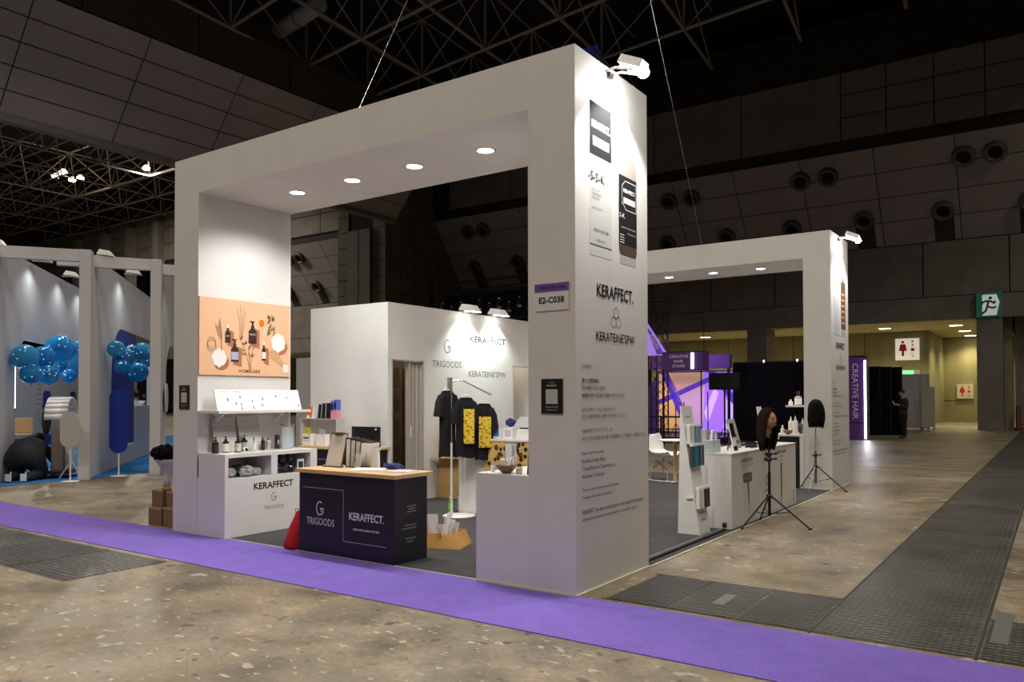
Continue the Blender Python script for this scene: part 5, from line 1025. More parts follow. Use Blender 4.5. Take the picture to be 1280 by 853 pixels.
TP2 = tripod((-.175, 8.03, 0), 'chrome tripod carrying the black haired mannequin head by the rear arch', ((-.36, .40), (-.03, -.33), (.40, .30)), .42, 1.08, mat('dark_chrome', (.2, .2, .2), .25, .9), CHROME, (.60,))
mh = thing('mannequin', 'mannequin head seen from behind with straight black hair on the chrome tripod', 'mannequin head', (-.175, 8.03, 1.08), math.radians(150))
head(mh, .235, True, [(.185, .01, .01, 0), (.178, .045, .04, .0), (.158, .08, .072, .2), (.115, .112, .10, .5), (.05, .128, .118, .75), (-.03, .136, .126, .85), (-.11, .142, .132, .9), (-.17, .135, .128, .95), (-.215, .115, .115, 1.0)], 0, HK)
# ---- bistro chair and round table
s = thing('shell_chair', 'white plastic shell chair with wooden dowel legs', 'chair', (-2.98, 8.42, .0095), math.radians(-12))
vs = []; N = 13; rowp = [(.22, .46, .20), (.20, .435, .215), (.10, .42, .23), (-.02, .415, .235), (-.13, .425, .235), (-.20, .47, .23), (-.235, .56, .225), (-.255, .68, .215), (-.27, .78, .19), (-.278, .84, .14)]
for x, z, hw in rowp:
    for i in range(N):
        u = -1+2*i/(N-1); curl = (.10 if z < .5 else .03)*abs(u)**3; vs.append((x+(.06*abs(u)**2.5 if z > .5 else 0), hw*u, z+curl))
o = B().add(vs, [(j*N+i, j*N+i+1, (j+1)*N+i+1, (j+1)*N+i) for j in range(len(rowp)-1) for i in range(N-1)], True).obj('shell_seat', PWHITE, s); q = o.modifiers.new('s', 'SOLIDIFY'); q.thickness = .008; q = o.modifiers.new('b', 'SUBSURF'); q.levels = q.render_levels = 1
for x, y in ((.13, .12), (.13, -.12), (-.12, .12), (-.12, -.12)): B().tube([(x, y, .40), (x*1.65, y*1.75, .0)], [.014, .009], 8).obj('leg', BEECH, s)
b_ = B(); cs = [(.13, .12), (.13, -.12), (-.12, -.12), (-.12, .12)]
for i in range(4):
    (a, c), (e, f) = cs[i], cs[(i+1) % 4]; b_.tube([(a, c, .39), (e*1.35, f*1.4, .2)], .004, 6).tube([(e, f, .39), (a*1.35, c*1.4, .2)], .004, 6)
b_.obj('wire_brace', BLKM, s)
s = thing('round_table', 'round white bistro table with a wooden column beside the shell chair', 'table', (-2.70, 8.25, .0095))
B().lathe([(0, .735), (.28, .735), (.30, .75), (.28, .765), (0, .765)], n=40).obj('tabletop', PWHITE, s); B().tube([(0, 0, .02), (0, 0, .735)], .035, 12).obj('column', BEECH, s); B().lathe([(0, 0), (.22, 0), (.21, .012), (.05, .02), (0, .02)], n=32).obj('base_plate', CHROME, s)
tag(B().tube([(-3.4, 8.32, .02), (-3.1, 8.12, .02), (-2.85, 8.05, .02), (-2.6, 8.12, .02)], .009, 6).obj('white_cable', PWHITE), 'white cable lying on the carpet under the shell chair', 'cable')
# ---- rear arch cabinet, shelf and bottles
rc2 = thing('display_cabinet', 'black fronted low cabinet with white top inside the rear arch', 'cabinet', (-.97, 8.40, .0095))
B().box(0, .44, .02, 1.25, 0, .87).obj('body', BLK, rc2); B().box(-.04, .50, 0, 1.28, .87, .90).obj('top', mat('white_laminate'), rc2); B().box(.45, .52, -.004, 1.27, 0, .865).obj('side_panel', WHITE, rc2)
R2 = .0095+.9015; G4 = 'white bottles in the rear arch'
bottle((-.86, 8.60, R2), 'short white bottle at the left end of the rear arch cabinet', .15, .032, 'cap', WB, None, PWHITE, G4); bottle((-.76, 8.75, R2), 'left tall white bottle on the rear arch cabinet', .30, .042, 'spray', WB, None, PWHITE, G4); bottle((-.67, 8.70, R2), 'middle tall white bottle on the rear arch cabinet', .31, .042, 'spray', WB, None, PWHITE, G4)
bottle((-.56, 8.75, R2), 'right white bottle close to the rear arch post', .27, .038, 'spray', WB, None, PWHITE, G4)
s = thing('wooden_bowl', 'small brown bowl before the tall bottles of the rear arch', 'bowl', (-.74, 8.50, R2)); B().lathe([(0, 0), (.03, 0), (.07, .035), (.082, .07), (.075, .07), (.04, .02), (0, .015)], n=20).obj('bowl', MATS['bowl_wood'], s)
o = crumple((-.53, 8.50, R2), 'dark plastic pouch beside the rear arch post', (.04, .05, .09), FILMD, 71, name='dark_pouch'); o['category'] = 'pouch'
s = thing('wall_shelf', 'white shelf on the inner side of the rear arch post', 'shelf', (-.445, 8.85, 1.375)); B().box(-.36, 0, -.25, .4, 0, .03).obj('board', mat('white_laminate'), s)
bottle((-.64, 8.78, 1.4065), 'large tan bottle on the rear arch shelf', .24, .06, 'cap', TANB, LABW, BLK); bottle((-.76, 8.75, 1.4065), 'small pale jar on the rear arch shelf', .10, .035, 'cap', WB, LABW, PWHITE)
# ================================================================== STAGE AND CURTAINS BEHIND THE BOOTH
CWALL = tag(B().box(-9.9, 0, 30.0, 30.1, 0, 2.9).obj('dummy', CURT), 'x', 'curtain') if 0 else None
# pleated black curtains as separate hangings
def curtain(x0, x1, y, h, lab, n, name='black_curtain', dx=None):
    s = thing(name, lab, 'curtain', ((x0+x1)/2, y, 0))
    w_ = (x1-x0); pts = []
    for i in range(n*4+1): pts.append((-w_/2+w_*i/(n*4), (.018+.014*math.sin(i*.37))*math.sin(i*math.pi/2+.4)+.01*math.sin(i*1.7)))
    vs = [(a, b, .02) for a, b in pts]+[(a, b, h) for a, b in pts]; k = len(pts)
    B().add(vs, [(i, i+1, k+i+1, k+i) for i in range(k-1)], True).obj('cloth', CURT, s)
    B().tube([(-w_/2, 0, h+.02), (w_/2, 0, h+.02)], .02, 6).obj('rail', BLKM, s)
curtain(-6.2, -2.55, 21.5, 2.72, 'long black curtain right of the lit stage', 22); curtain(-11.5, -9.25, 21.4, 2.6, 'black curtain left of the lit stage backdrop', 12)
for i, (x, y) in enumerate(((-5.1, 21.46), (-4.0, 21.46))):
    s = thing('clip_spotlight', ('left', 'right')[i]+' small clip spotlight on the black curtain rail', 'spotlight', (x, y, 2.72)); B().box(-.02, .02, -.02, .06, 0, .10).obj('clip', BLKM, s); B().ball((0, -.03, .04), (.035, .035, .05), 10, 8).obj('lamp', mat('small_lamp', (1, .95, .85), .4, emit=1.2), s)
# coloured backdrop
bd = thing('stage_backdrop', 'stage backdrop of peach and violet facets with purple beams', 'backdrop', (-7.6, 21.9, 0))
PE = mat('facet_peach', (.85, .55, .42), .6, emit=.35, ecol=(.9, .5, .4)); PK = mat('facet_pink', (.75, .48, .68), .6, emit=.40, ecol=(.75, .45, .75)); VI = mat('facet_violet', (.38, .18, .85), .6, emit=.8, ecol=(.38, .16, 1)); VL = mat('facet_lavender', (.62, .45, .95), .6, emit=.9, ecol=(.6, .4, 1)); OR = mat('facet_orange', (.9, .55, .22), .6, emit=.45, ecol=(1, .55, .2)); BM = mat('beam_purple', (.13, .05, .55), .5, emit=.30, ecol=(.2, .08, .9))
B().box(-1.6, 1.45, 0, .1, 0, 2.5).obj('panel', mat('backdrop_base', (.2, .1, .3), .6), bd)
Fp = lambda p, m, n='facet', l=.004: flat(p, bd, (0, 0, 0), X_, Z_, m, n, l)
Fp([(-1.55, .3), (-1.55, 2.45), (-1.1, 2.45), (-.5, .9), (-.9, .3)], OR); Fp([(-1.1, 2.45), (.2, 2.45), (.25, 1.9), (-.75, 1.6)], PE); Fp([(-.75, 1.6), (.25, 1.9), (.2, 1.0), (-.5, .9)], PK)
Fp([(-.5, .9), (.2, 1.0), (.1, .3), (-.9, .3)], PK); Fp([(.25, 1.9), (1.0, 1.5), (.9, .3), (.1, .3), (.2, 1.0)], VI); Fp([(.2, 1.0), (.6, 1.9), (.75, 1.7), (.35, .6)], VL, 'facet', .006); Fp([(.2, 2.45), (1.4, 2.45), (1.4, 1.2), (1.0, 1.5), (.25, 1.9)], VI); Fp([(1.0, 1.5), (1.4, 1.2), (1.4, .3), (.9, .3)], VL)
for p in ([(-1.45, 2.45), (-1.15, 2.45), (-.15, .3), (-.5, .3)], [(-1.55, 1.25), (-1.55, 1.45), (.45, 2.3), (.55, 2.15)], [(.35, 2.45), (.65, 2.45), (1.4, 1.5), (1.4, 1.15)]): Fp(p, BM, 'beam', .010)
text('TOKYO', bd, (-.86, 0, 1.75), (.42, 0, -.9), (.9, 0, .42), .75, .13, INKW, .02, lift=.014)
light('stage_light', 'AREA', (-7.2, 19.4, 3.4), 42, (.55, .35, 1), (-7.2, 21.8, 1.2), size=.6); light('stage_light', 'AREA', (-9, 19.0, 3.4), 22, (1, .55, .35), (-8.9, 21.8, 1.2), size=.5)
ss = thing('stage_floor', 'low dark stage platform before the coloured backdrop', 'stage', (-7.6, 20.4, 0)); B().box(-2, 1.6, -1, 1.4, 0, .22).obj('deck', BLK, ss)
hb = thing('stage_header', 'purple header beam above the stage', 'header', (-7.8, 20.9, 2.55)); PUR2 = mat('header_purple', (.07, .025, .14), .7, emit=.02, ecol=(.4, .15, .8)); B().box(-2.2, 1.7, 0, .25, -.0, .46).obj('beam', PUR2, hb)
tag(hb, 'purple header beam above the stage'); 
for x in (-2.15, 1.65): B().box(x-.04, x+.04, .02, .1, -2.55, 0).obj('upright', BLKM, hb)
sg = thing('stage_sign', 'hanging purple box sign reading CREATIVE HAIR STAGE', 'sign', (-6.6, 18.0, 2.68)); PP = mat('sign_purple', (.06, .02, .12), .6, emit=.04, ecol=(.35, .12, .6))
B().box(-.66, .64, 0, .6, -.28, .28).obj('box', PP, sg); B().box(-.68, .66, -.01, .61, .28, .30).obj('top_edge', BLKM, sg); B().box(-.68, .66, -.01, .61, -.30, -.28).obj('bottom_edge', BLKM, sg)
for s_, z in (('CREATIVE', .15), ('HAIR', 0), ('STAGE', -.15)): text(s_, sg, (-.12, 0, z), X_, Z_, (.62, .32, .42)[[.15, 0, -.15].index(z)], .09, mat('sign_ink', (.75, .7, .78), .6), .005)
B().box(.30, .38, -.04, -.0, -.25, .25).obj('light_tube', mat('tube_white', (1, 1, 1), .4, emit=5, ecol=(.95, .93, 1)), sg)
for x in (-.62, .60): B().tube([(x, .3, .28), (x, .3, 1.4)], .012, 6).obj('hanger', BLKM, sg)
for x in (-.64, .60): B().tube([(x, .05, -.30), (x, .05, -2.68)], .022, 8).obj('post', BLKM, sg)
bs = thing('angled_banner', 'triangular glowing purple banner reading beauty beside the front arch post', 'banner', (-7.65, 18.6, 3.0))
B().prism([(-.62, -.08), (.30, -.08), (-.42, 1.0), (-.62, 1.0)], 0, .06, 'y').obj('panel', mat('banner_violet', (.35, .18, .85), .5, emit=.55, ecol=(.45, .25, 1)), bs); flat([(-.45, .9), (-.28, .72), (.18, -.05), (-.08, -.05)], bs, (0, 0, 0), X_, Z_, mat('banner_dark', (.14, .06, .45), .5, emit=.15, ecol=(.3, .1, .9)), 'stripe', .004)
text('beauty', bs, (-.16, 0, .36), (.45, 0, -.89), (.89, 0, .45), .55, .19, INKW, .02, lift=.008)
B().tube([(-.4, .03, -.08), (-.4, .03, -3.08)], .03, 6).obj('post', BLKM, bs)
# lighting truss tower and long lighting truss
def truss(p, q, lab, r=.16, n=8):
    s = thing('lighting_truss', lab, 'truss', p); d = Vector(q)-Vector(p); L = d.length; u = d.normalized(); a = u.cross(Vector((0, 0, 1)) if abs(u.z) < .9 else Vector((0, 1, 0))).normalized(); b = u.cross(a)
    cs = [(a*i+b*j)*r for i, j in ((1, 1), (1, -1), (-1, -1), (-1, 1))]
    for c in cs: B().tube([c, c+d], .025, 6).obj('chord', BLKM, s)
    bb = B()
    for k in range(n):
        for i in range(4): bb.tube([cs[i]+u*L*k/n, cs[(i+1) % 4]+u*L*(k+1)/n], .012, 4, False)
    bb.obj('lattice', BLKM, s); return s
truss((-8.35, 20.2, 0), (-8.35, 20.2, 4.6), 'black vertical lighting truss left of the stage sign', .22, 14)
truss((-9.8, 20.2, 4.75), (-7.9, 20.2, 4.75), 'short black horizontal truss on top of the truss tower', .16, 7)
truss((-20.6, 22.0, 6.4), (-12.6, 22.0, 6.4), 'long black lighting truss hung with stage lamps above the storeroom', .25, 24)
truss((-20.6, 22.0, 5.1), (-12.6, 22.0, 5.1), 'lower black lighting truss hung with stage lamps above the storeroom', .2, 24)
for x in (-20.5, -12.7): tag(B().box(x-.15, x+.15, 21.85, 22.15, 0, 6.9).obj('truss_leg', BLKM), ('left' if x < -20 else 'right')+' black tower carrying the long lighting truss', 'truss')
tag(B().box(-20.3, -12.9, 22.9, 23.0, 0, 6.3).obj('black_backcloth', CURT), 'large black backcloth hanging behind the long lighting truss', 'curtain')
for k in range(14):
    x = -20.0+.52*k; s = thing('stage_lamp', (ORD+['last'])[k]+' dark stage lamp from the left under the long truss', 'stage lamp', (x, 21.8, 5.62 if k % 2 else 5.45), 0, 'stage lamps under the long truss')
    B().tube([(0, 0, 0), (.05, -.12, -.24)], [.09, .12], 10).obj('barrel', BLKM, s); B().tube([(.052, -.125, -.245), (.054, -.13, -.25)], .10, 10).obj('lens', mat('blue_lens', (.01, .01, .35), .2, emit=.10, ecol=(.05, .08, 1)) if k % 5 == 1 else mat('grey_lens', (.4, .4, .42), .2), s); B().box(-.13, .13, -.01, .01, .02, .12).obj('yoke', BLKM, s); B().ball((0, -.04, .13), .045, 8, 6).obj('clamp', CHROME, s)
# monitors, speaker stands on the stage
tv = thing('stage_screen', 'black screen on a tall stand before the violet backdrop', 'screen', (-5.62, 19.0, 0)); B().box(-.50, .50, 0, .08, 1.78, 2.32).obj('screen', BLK, tv, .01); B().tube([(0, .06, 0), (0, .06, 1.8)], .03, 8).obj('pole', BLKM, tv); B().tube([(-.35, .06, .02), (0, .06, .6), (.35, .06, .02)], .02, 6).obj('legs', BLKM, tv)
for i, (x, y, h) in enumerate(((-6.0, 18.6, 1.72), (-5.36, 18.7, 1.7), (-7.5, 19.6, 1.05), (-7.25, 19.7, 1.15))):
    s = thing('light_stand', ('tall thin black stand left of the stage screen pole', 'tall thin black stand right of the stage screen pole', 'short thin black stand on the stage', 'second short black stand on the stage')[i], 'stand', (x, y, 0 if i < 2 else .22)); B().tube([(0, 0, 0), (0, 0, h)], .018, 6).obj('pole', BLKM, s)
    for a in (0, 2.1, 4.2): B().tube([(.25*math.cos(a), .25*math.sin(a), .01), (0, 0, .45)], .012, 6).obj('leg', BLKM, s)
s = thing('stage_desk', 'dark table with rails in front of the stage', 'table', (-7.0, 17.2, 0)); B().box(-.75, .75, -.02, .3, .92, .97).box(-.75, .75, -.02, .3, .55, .58).obj('tabletop', BLK, s)
for x in (-.72, 0, .70): B().box(x, x+.05, 0, .05, 0, .92).obj('leg', BLK, s)
for x in (-9.5,): s = thing('dark_facet_wall', 'dark violet angled wall panel just right of the front arch post', 'panel', (x, 20.6, 0)); B().prism([(-.9, 0), (.9, 0), (.9, 2.4), (.1, 1.2), (-.9, 1.7)], 0, .1, 'y').obj('panel', mat('dark_violet', (.04, .015, .10), .6, emit=.05, ecol=(.3, .1, .8)), s)
# purple tower sign by the corridor
pt = thing('tower_sign', 'tall purple tower sign reading CREATIVE HAIR with a white light tube', 'sign', (-3.12, 25.0, 0))
B().box(-.05, .50, 0, .5, .0, 2.98).obj('body', mat('tower_purple', (.07, .022, .15), .6, emit=.03, ecol=(.35, .1, .6)), pt); B().box(-.06, .51, -.01, .51, 2.98, 3.03).obj('cap', BLKM, pt); B().box(-.05, .50, -.005, 0, .60, .63).obj('seam', BLKM, pt)
text('CREATIVE HAIR', pt, (.20, 0, 1.75), (0, 0, -1), (1, 0, 0), 2.0, .20, mat('sign_ink'), .004)
B().box(.50, .56, -.05, .03, .05, 2.85).obj('light_tube', mat('tube_white'), pt); B().box(.60, .62, -.02, .2, .05, 2.85).obj('reflector', CHROME, pt)
light('tower_tube_light', 'AREA', (-2.50, 24.88, 1.5), 16, (.93, .93, 1), (-1.5, 20, 1.4), shape='RECTANGLE', size=.08, size_y=2.8)
# black lockers / curtain bays to the right of the tower
for k in range(4): 
    s = thing('black_booth_panel', ORD[k]+' tall black panel from the left between the tower sign and the standing man', 'panel', (-3.30+.34*k, 28.6+.35*k, 0), 0, 'black panels beside the tower sign'); B().box(-.2, .2, 0, .08, 0, 2.78-.01*k).obj('panel', CURT, s); B().box(.17, .20, -.03, 0, 0, 2.78).obj('post', BLKM, s)
for i, (x0, x1, h) in enumerate(((-3.35, -1.90, 2.62), )):
    s = thing('grey_partition', 'tall grey partition wall under the large restroom sign', 'partition', (0, 36.2, 0)); B().box(x0, x1, 0, .06, .05, h).obj('panel', mat('grey_partition'), s); 
    for x in (x0, -2.3, x1-.05): B().box(x, x+.05, -.02, 0, 0, h).obj('post', mat('post_grey', (.3, .3, .3), .5, .3), s)
s = thing('white_partition', 'low pale wheeled partition right of the grey one', 'partition', (-1.9, 35.4, 0)); B().box(-.22, .32, 0, .05, .15, 2.0).obj('panel', mat('pale_partition', (.42, .40, .30), .6), s)
for x in (-.2, .28): B().box(x-.02, x+.02, -.2, .25, .05, .12).obj('foot', BLKM, s); B().tube([(x, -.2, .04), (x+.03, -.2, .04)], .04, 10).obj('castor', BLK, s)
for i, x in enumerate((1.55, 2.1)):
    s = thing('bollard', ('dark red', 'taller dark red')[i]+' post standing before the roller shutter', 'bollard', (x, 37.6, 0)); B().lathe([(0, 0), (.16, 0), (.16, .1), (.09, .14), (.09, 1.1+.4*i), (0, 1.15+.4*i)], n=14).obj('post', mat('dark_red', (.12, .02, .015), .5), s)
# ================================================================== PEOPLE
def figure(name, label, loc, rz, J, E, cols, hair=None, shoes=None):
    """J: joint -> (x,y,z,radius,region); E: edges; one skinned surface, coloured by clothing region"""
    names = list(J); me = bpy.data.meshes.new('f'); me.from_pydata([J[n][:3] for n in names], [(names.index(a), names.index(b)) for a, b in E], [])
    o = bpy.data.objects.new('f', me); COL.objects.link(o)
    md = o.modifiers.new('skin', 'SKIN'); md.use_smooth_shade = True
    sv = me.skin_vertices[0].data
    for i, n in enumerate(names): sv[i].radius = (J[n][3], J[n][3]*(J[n][5] if len(J[n]) > 5 else 1)); sv[i].use_root = (i == 0)
    s2_ = o.modifiers.new('sub', 'SUBSURF'); s2_.levels = s2_.render_levels = 2
    bpy.context.view_layer.update(); dg = bpy.context.evaluated_depsgraph_get()
    m2 = bpy.data.meshes.new_from_object(o.evaluated_get(dg)); bpy.data.objects.remove(o)
    m2.materials.clear(); keys = list(cols)
    for k in keys: m2.materials.append(cols[k])
    segs = [(Vector(J[a][:3]), Vector(J[b][:3]), J[b][4], J[b][3]) for a, b in E]
    for p in m2.polygons:
        c = p.center; best = None
        for a, b, reg, r in segs:
            t_ = max(0, min(1, (c-a).dot(b-a)/max((b-a).length_squared, 1e-9))); dd = (c-(a+(b-a)*t_)).length/r
            if best is None or dd < best[0]: best = (dd, reg)
        p.material_index = keys.index(best[1]); p.use_smooth = True
    root = thing(name, label, 'person', loc, rz); b = bpy.data.objects.new('body', m2); COL.objects.link(b); b.parent = root
    return root
SK = mat('skin', (.42, .26, .19), .5); SUIT = mat('dark_suit', (.020, .021, .026), .8); TRO = mat('black_trousers', (.008, .008, .010), .85); HAIRM = mat('short_black_hair', (.006, .005, .005), .6)
WSH = mat('white_shirt', (.62, .64, .72), .8); GTR = mat('grey_trousers', (.030, .031, .034), .9, var=.3, scale=20, bump=.4); DJ = mat('dark_jacket', (.014, .014, .017), .85)
def hairball(parent, c, r, m=HAIRM, seed=0):
    return B().ball(c, r, 20, 14, lambda d: 1+.06*noise.noise(d*6+Vector((seed, 0, 0)))).obj('hair', m, parent)
# standing man in profile, looking down at his phone; local +x is his front
J = dict(pelvis=(0, 0, .95, .15, 'trousers', .9), waist=(-.01, 0, 1.10, .145, 'jacket', .85), chest=(-.02, 0, 1.32, .165, 'jacket', .85), neckb=(0, 0, 1.50, .075, 'jacket'), neck=(.03, 0, 1.56, .055, 'skin'), head=(.08, 0, 1.67, .09, 'skin'), crown=(.09, 0, 1.74, .07, 'skin'),
 lhip=(0, .09, .88, .105, 'trousers'), lknee=(.02, .10, .50, .07, 'trousers'), lank=(-.02, .10, .10, .05, 'trousers'), ltoe=(.14, .11, .04, .04, 'shoes'),
 rhip=(0, -.09, .88, .105, 'trousers'), rknee=(.0, -.10, .50, .07, 'trousers'), rank=(-.05, -.10, .10, .05, 'trousers'), rtoe=(.12, -.12, .04, .04, 'shoes'),
 lsh=(-.02, .19, 1.42, .07, 'jacket'), lelb=(-.02, .24, 1.15, .052, 'jacket'), lwr=(.20, .15, 1.22, .036, 'jacket'), lhand=(.28, .10, 1.26, .030, 'skin'),
 rsh=(-.02, -.19, 1.42, .07, 'jacket'), relb=(.0, -.24, 1.15, .052, 'jacket'), rwr=(.22, -.12, 1.24, .036, 'jacket'), rhand=(.30, -.06, 1.27, .030, 'skin'))
E_ = [('pelvis', 'waist'), ('waist', 'chest'), ('chest', 'neckb'), ('neckb', 'neck'), ('neck', 'head'), ('head', 'crown')]
for s in 'lr': E_ += [('pelvis', s+'hip'), (s+'hip', s+'knee'), (s+'knee', s+'ank'), (s+'ank', s+'toe'), ('chest', s+'sh'), (s+'sh', s+'elb'), (s+'elb', s+'wr'), (s+'wr', s+'hand')]
for s, y in (('l', .10), ('r', -.06)):
    for k in range(4): n = s+'f%d' % k; J[n] = (.355-.01*abs(k-1.5), y+(-.024+.016*k), 1.285+.002*k, .0085, 'skin'); E_.append((s+'hand', n))
    n = s+'th'; J[n] = (.31, y+(.03 if s == 'l' else -.03), 1.31, .009, 'skin'); E_.append((s+'hand', n))
P1 = figure('person', 'standing person in a dark suit looking down at a phone by the black panels', (-1.60, 26.65, 0), math.radians(215), J, E_, dict(jacket=SUIT, trousers=TRO, skin=SK, shoes=BLK))
hairball(P1, (.045, 0, 1.735), (.098, .086, .075)); B().ball((.175, 0, 1.655), (.014, .012, .018), 8, 6).obj('nose', SK, P1)
for sy in (-1, 1): B().ball((.15, sy*.032, 1.685), (.008, .012, .006), 8, 6).obj('eye', mat('eye_dark'), P1); B().ball((.075, sy*.088, 1.665), (.016, .008, .026), 8, 6).obj('ear', SK, P1)
s = thing('phone', 'small phone held by the standing person in the dark suit', 'phone', P1.matrix_basis @ Vector((.36, .02, 1.30)), math.radians(215)); B().hexa([(-.02, -.035, -.03), (-.012, -.035, -.035), (-.012, .035, -.035), (-.02, .035, -.03)], [(.04, -.035, .09), (.048, -.035, .085), (.048, .035, .085), (.04, .035, .09)]).obj('case', PWHITE, s)
# kneeling person bent to the floor, seen from behind; local +x = forward
J = dict(pelvis=(-.12, 0, .46, .30, 'trousers'), waist=(.06, 0, .54, .26, 'trousers'), chest=(.34, 0, .55, .24, 'jacket'), neckb=(.52, 0, .58, .10, 'jacket'), head=(.62, 0, .70, .10, 'skin'),
 lhip=(-.10, .13, .34, .21, 'trousers'), lknee=(.16, .20, .14, .14, 'trousers'), lank=(-.30, .13, .11, .09, 'trousers'), ltoe=(-.50, .10, .065, .055, 'shoes'),
 rhip=(-.10, -.13, .34, .21, 'trousers'), rknee=(.16, -.22, .14, .14, 'trousers'), rank=(-.32, -.14, .11, .09, 'trousers'), rtoe=(-.50, -.12, .065, .055, 'shoes'),
 lsh=(.42, .22, .50, .09, 'jacket'), lelb=(.52, .32, .25, .065, 'jacket'), lwr=(.68, .22, .06, .045, 'jacket'), lhand=(.76, .18, .035, .033, 'skin'),
 rsh=(.42, -.22, .50, .09, 'jacket'), relb=(.52, -.32, .25, .065, 'jacket'), rwr=(.68, -.22, .06, .045, 'jacket'), rhand=(.76, -.18, .035, .033, 'skin'))
E2_ = [('pelvis', 'waist'), ('waist', 'chest'), ('chest', 'neckb'), ('neckb', 'head')]
for s in 'lr': E2_ += [('pelvis', s+'hip'), (s+'hip', s+'knee'), (s+'knee', s+'ank'), (s+'ank', s+'toe'), ('chest', s+'sh'), (s+'sh', s+'elb'), (s+'elb', s+'wr'), (s+'wr', s+'hand')]
def meta_figure(name, label, loc, rz, blobs, cols):
    mb = bpy.data.metaballs.new('kneeler_surface'); mb.resolution = .035; mb.threshold = .25
    for (a, b, ra, rb, reg) in blobs:
        n = max(2, int((Vector(a)-Vector(b)).length/.06)+1)
        for i in range(n):
            t_ = i/(n-1); e = mb.elements.new(); e.co = Vector(a).lerp(Vector(b), t_); e.radius = (ra+(rb-ra)*t_)*1.42; e.stiffness = 2
    o = bpy.data.objects.new('kneeler_surface', mb); COL.objects.link(o); bpy.context.view_layer.update()
    m2 = bpy.data.meshes.new_from_object(o.evaluated_get(bpy.context.evaluated_depsgraph_get())); bpy.data.objects.remove(o)
    m2.materials.clear(); keys = list(cols)
    for k in keys: m2.materials.append(cols[k])
    for p in m2.polygons:
        best = None
        for (a, b, ra, rb, reg) in blobs:
            a, b = Vector(a), Vector(b); t_ = max(0, min(1, (p.center-a).dot(b-a)/max((b-a).length_squared, 1e-9))); dd = (p.center-(a+(b-a)*t_)).length-(ra+(rb-ra)*t_)
            if best is None or dd < best[0]: best = (dd, reg)
        p.material_index = keys.index(best[1]); p.use_smooth = True
    zm = min(v.co.z for v in m2.vertices)
    for v in m2.vertices: v.co.z -= zm
    root = thing(name, label, 'person', loc, rz); b = bpy.data.objects.new('body', m2); COL.objects.link(b); b.parent = root; return root
BL = [((-.12, 0, .50), (.10, 0, .56), .24, .22, 'trousers'), ((.12, 0, .57), (.42, 0, .55), .21, .19, 'jacket'), ((.45, 0, .55), (.56, 0, .60), .09, .07, 'jacket'), ((.60, 0, .66), (.64, 0, .70), .10, .09, 'skin')]
for sg in (-1, 1):
    BL += [((-.10, sg*.12, .42), (.14, sg*.18, .13), .17, .11, 'trousers'), ((.12, sg*.18, .11), (-.34, sg*.13, .09), .10, .065, 'trousers'), ((-.36, sg*.12, .08), (-.52, sg*.11, .07), .055, .05, 'shoes'),
           ((.40, sg*.20, .52), (.50, sg*.30, .27), .085, .06, 'jacket'), ((.50, sg*.30, .27), (.66, sg*.20, .06), .055, .04, 'jacket'), ((.68, sg*.19, .05), (.76, sg*.17, .035), .035, .03, 'skin')]
P2 = meta_figure('person', 'kneeling person in dark clothes and white-striped shoes bent to the floor', (-13.05, 1.75, .006), math.radians(140), BL, dict(jacket=DJ, trousers=GTR, skin=SK, shoes=BLK))
P2.scale = (1.12, 1.12, 1.0)
hairball(P2, (.62, 0, .74), (.13, .12, .12)) 
for sy in (-1, 1): B().box(-.57, -.545, sy*.11-.035, sy*.11+.035, .03, .16).box(-.55, -.535, sy*.11-.05, sy*.11-.03, .02, .2).obj('shoe_sole', PWHITE, P2)
# two people in white shirts seen through the window of the blue booth (waist up, behind a counter)
J3 = dict(pelvis=(0, 0, .95, .15, 'trousers'), waist=(0, 0, 1.08, .15, 'shirt'), chest=(0, 0, 1.32, .17, 'shirt'), neckb=(0, 0, 1.47, .07, 'shirt'), neck=(.01, 0, 1.53, .05, 'skin'), head=(.03, 0, 1.64, .095, 'skin'),
 lhip=(0, .09, .88, .10, 'trousers'), lknee=(.02, .10, .50, .07, 'trousers'), lank=(0, .10, .08, .05, 'trousers'), ltoe=(.14, .11, .04, .04, 'shoes'), rhip=(0, -.09, .88, .10, 'trousers'), rknee=(.02, -.10, .50, .07, 'trousers'), rank=(0, -.10, .08, .05, 'trousers'), rtoe=(.14, -.11, .04, .04, 'shoes'),
 lsh=(0, .20, 1.40, .07, 'shirt'), lelb=(.05, .27, 1.15, .052, 'shirt'), lwr=(.25, .18, 1.25, .036, 'skin'), lhand=(.33, .15, 1.28, .03, 'skin'), rsh=(0, -.20, 1.40, .07, 'shirt'), relb=(.05, -.27, 1.15, .052, 'shirt'), rwr=(.25, -.18, 1.22, .036, 'skin'), rhand=(.33, -.15, 1.25, .03, 'skin'))
for i, (x, y, l, rz) in enumerate(((-20.4, 8.11, 'person in a white shirt with back turned, left of two in the blue booth window', 160), (-21.5, 9.0, 'shorter person in a white shirt leaning right of the other in the blue booth window', 200))):
    p = figure('person', l, (x, y, -.0 if i == 0 else 0), math.radians(rz), J3, E_[:4]+[('neck', 'head')]+E_[6:22], dict(shirt=WSH, trousers=TRO, skin=SK, shoes=BLK)); hairball(p, (.02, 0, 1.68), (.115, .10, .11), seed=i)
    if i: p.scale = (.93, .93, .93)
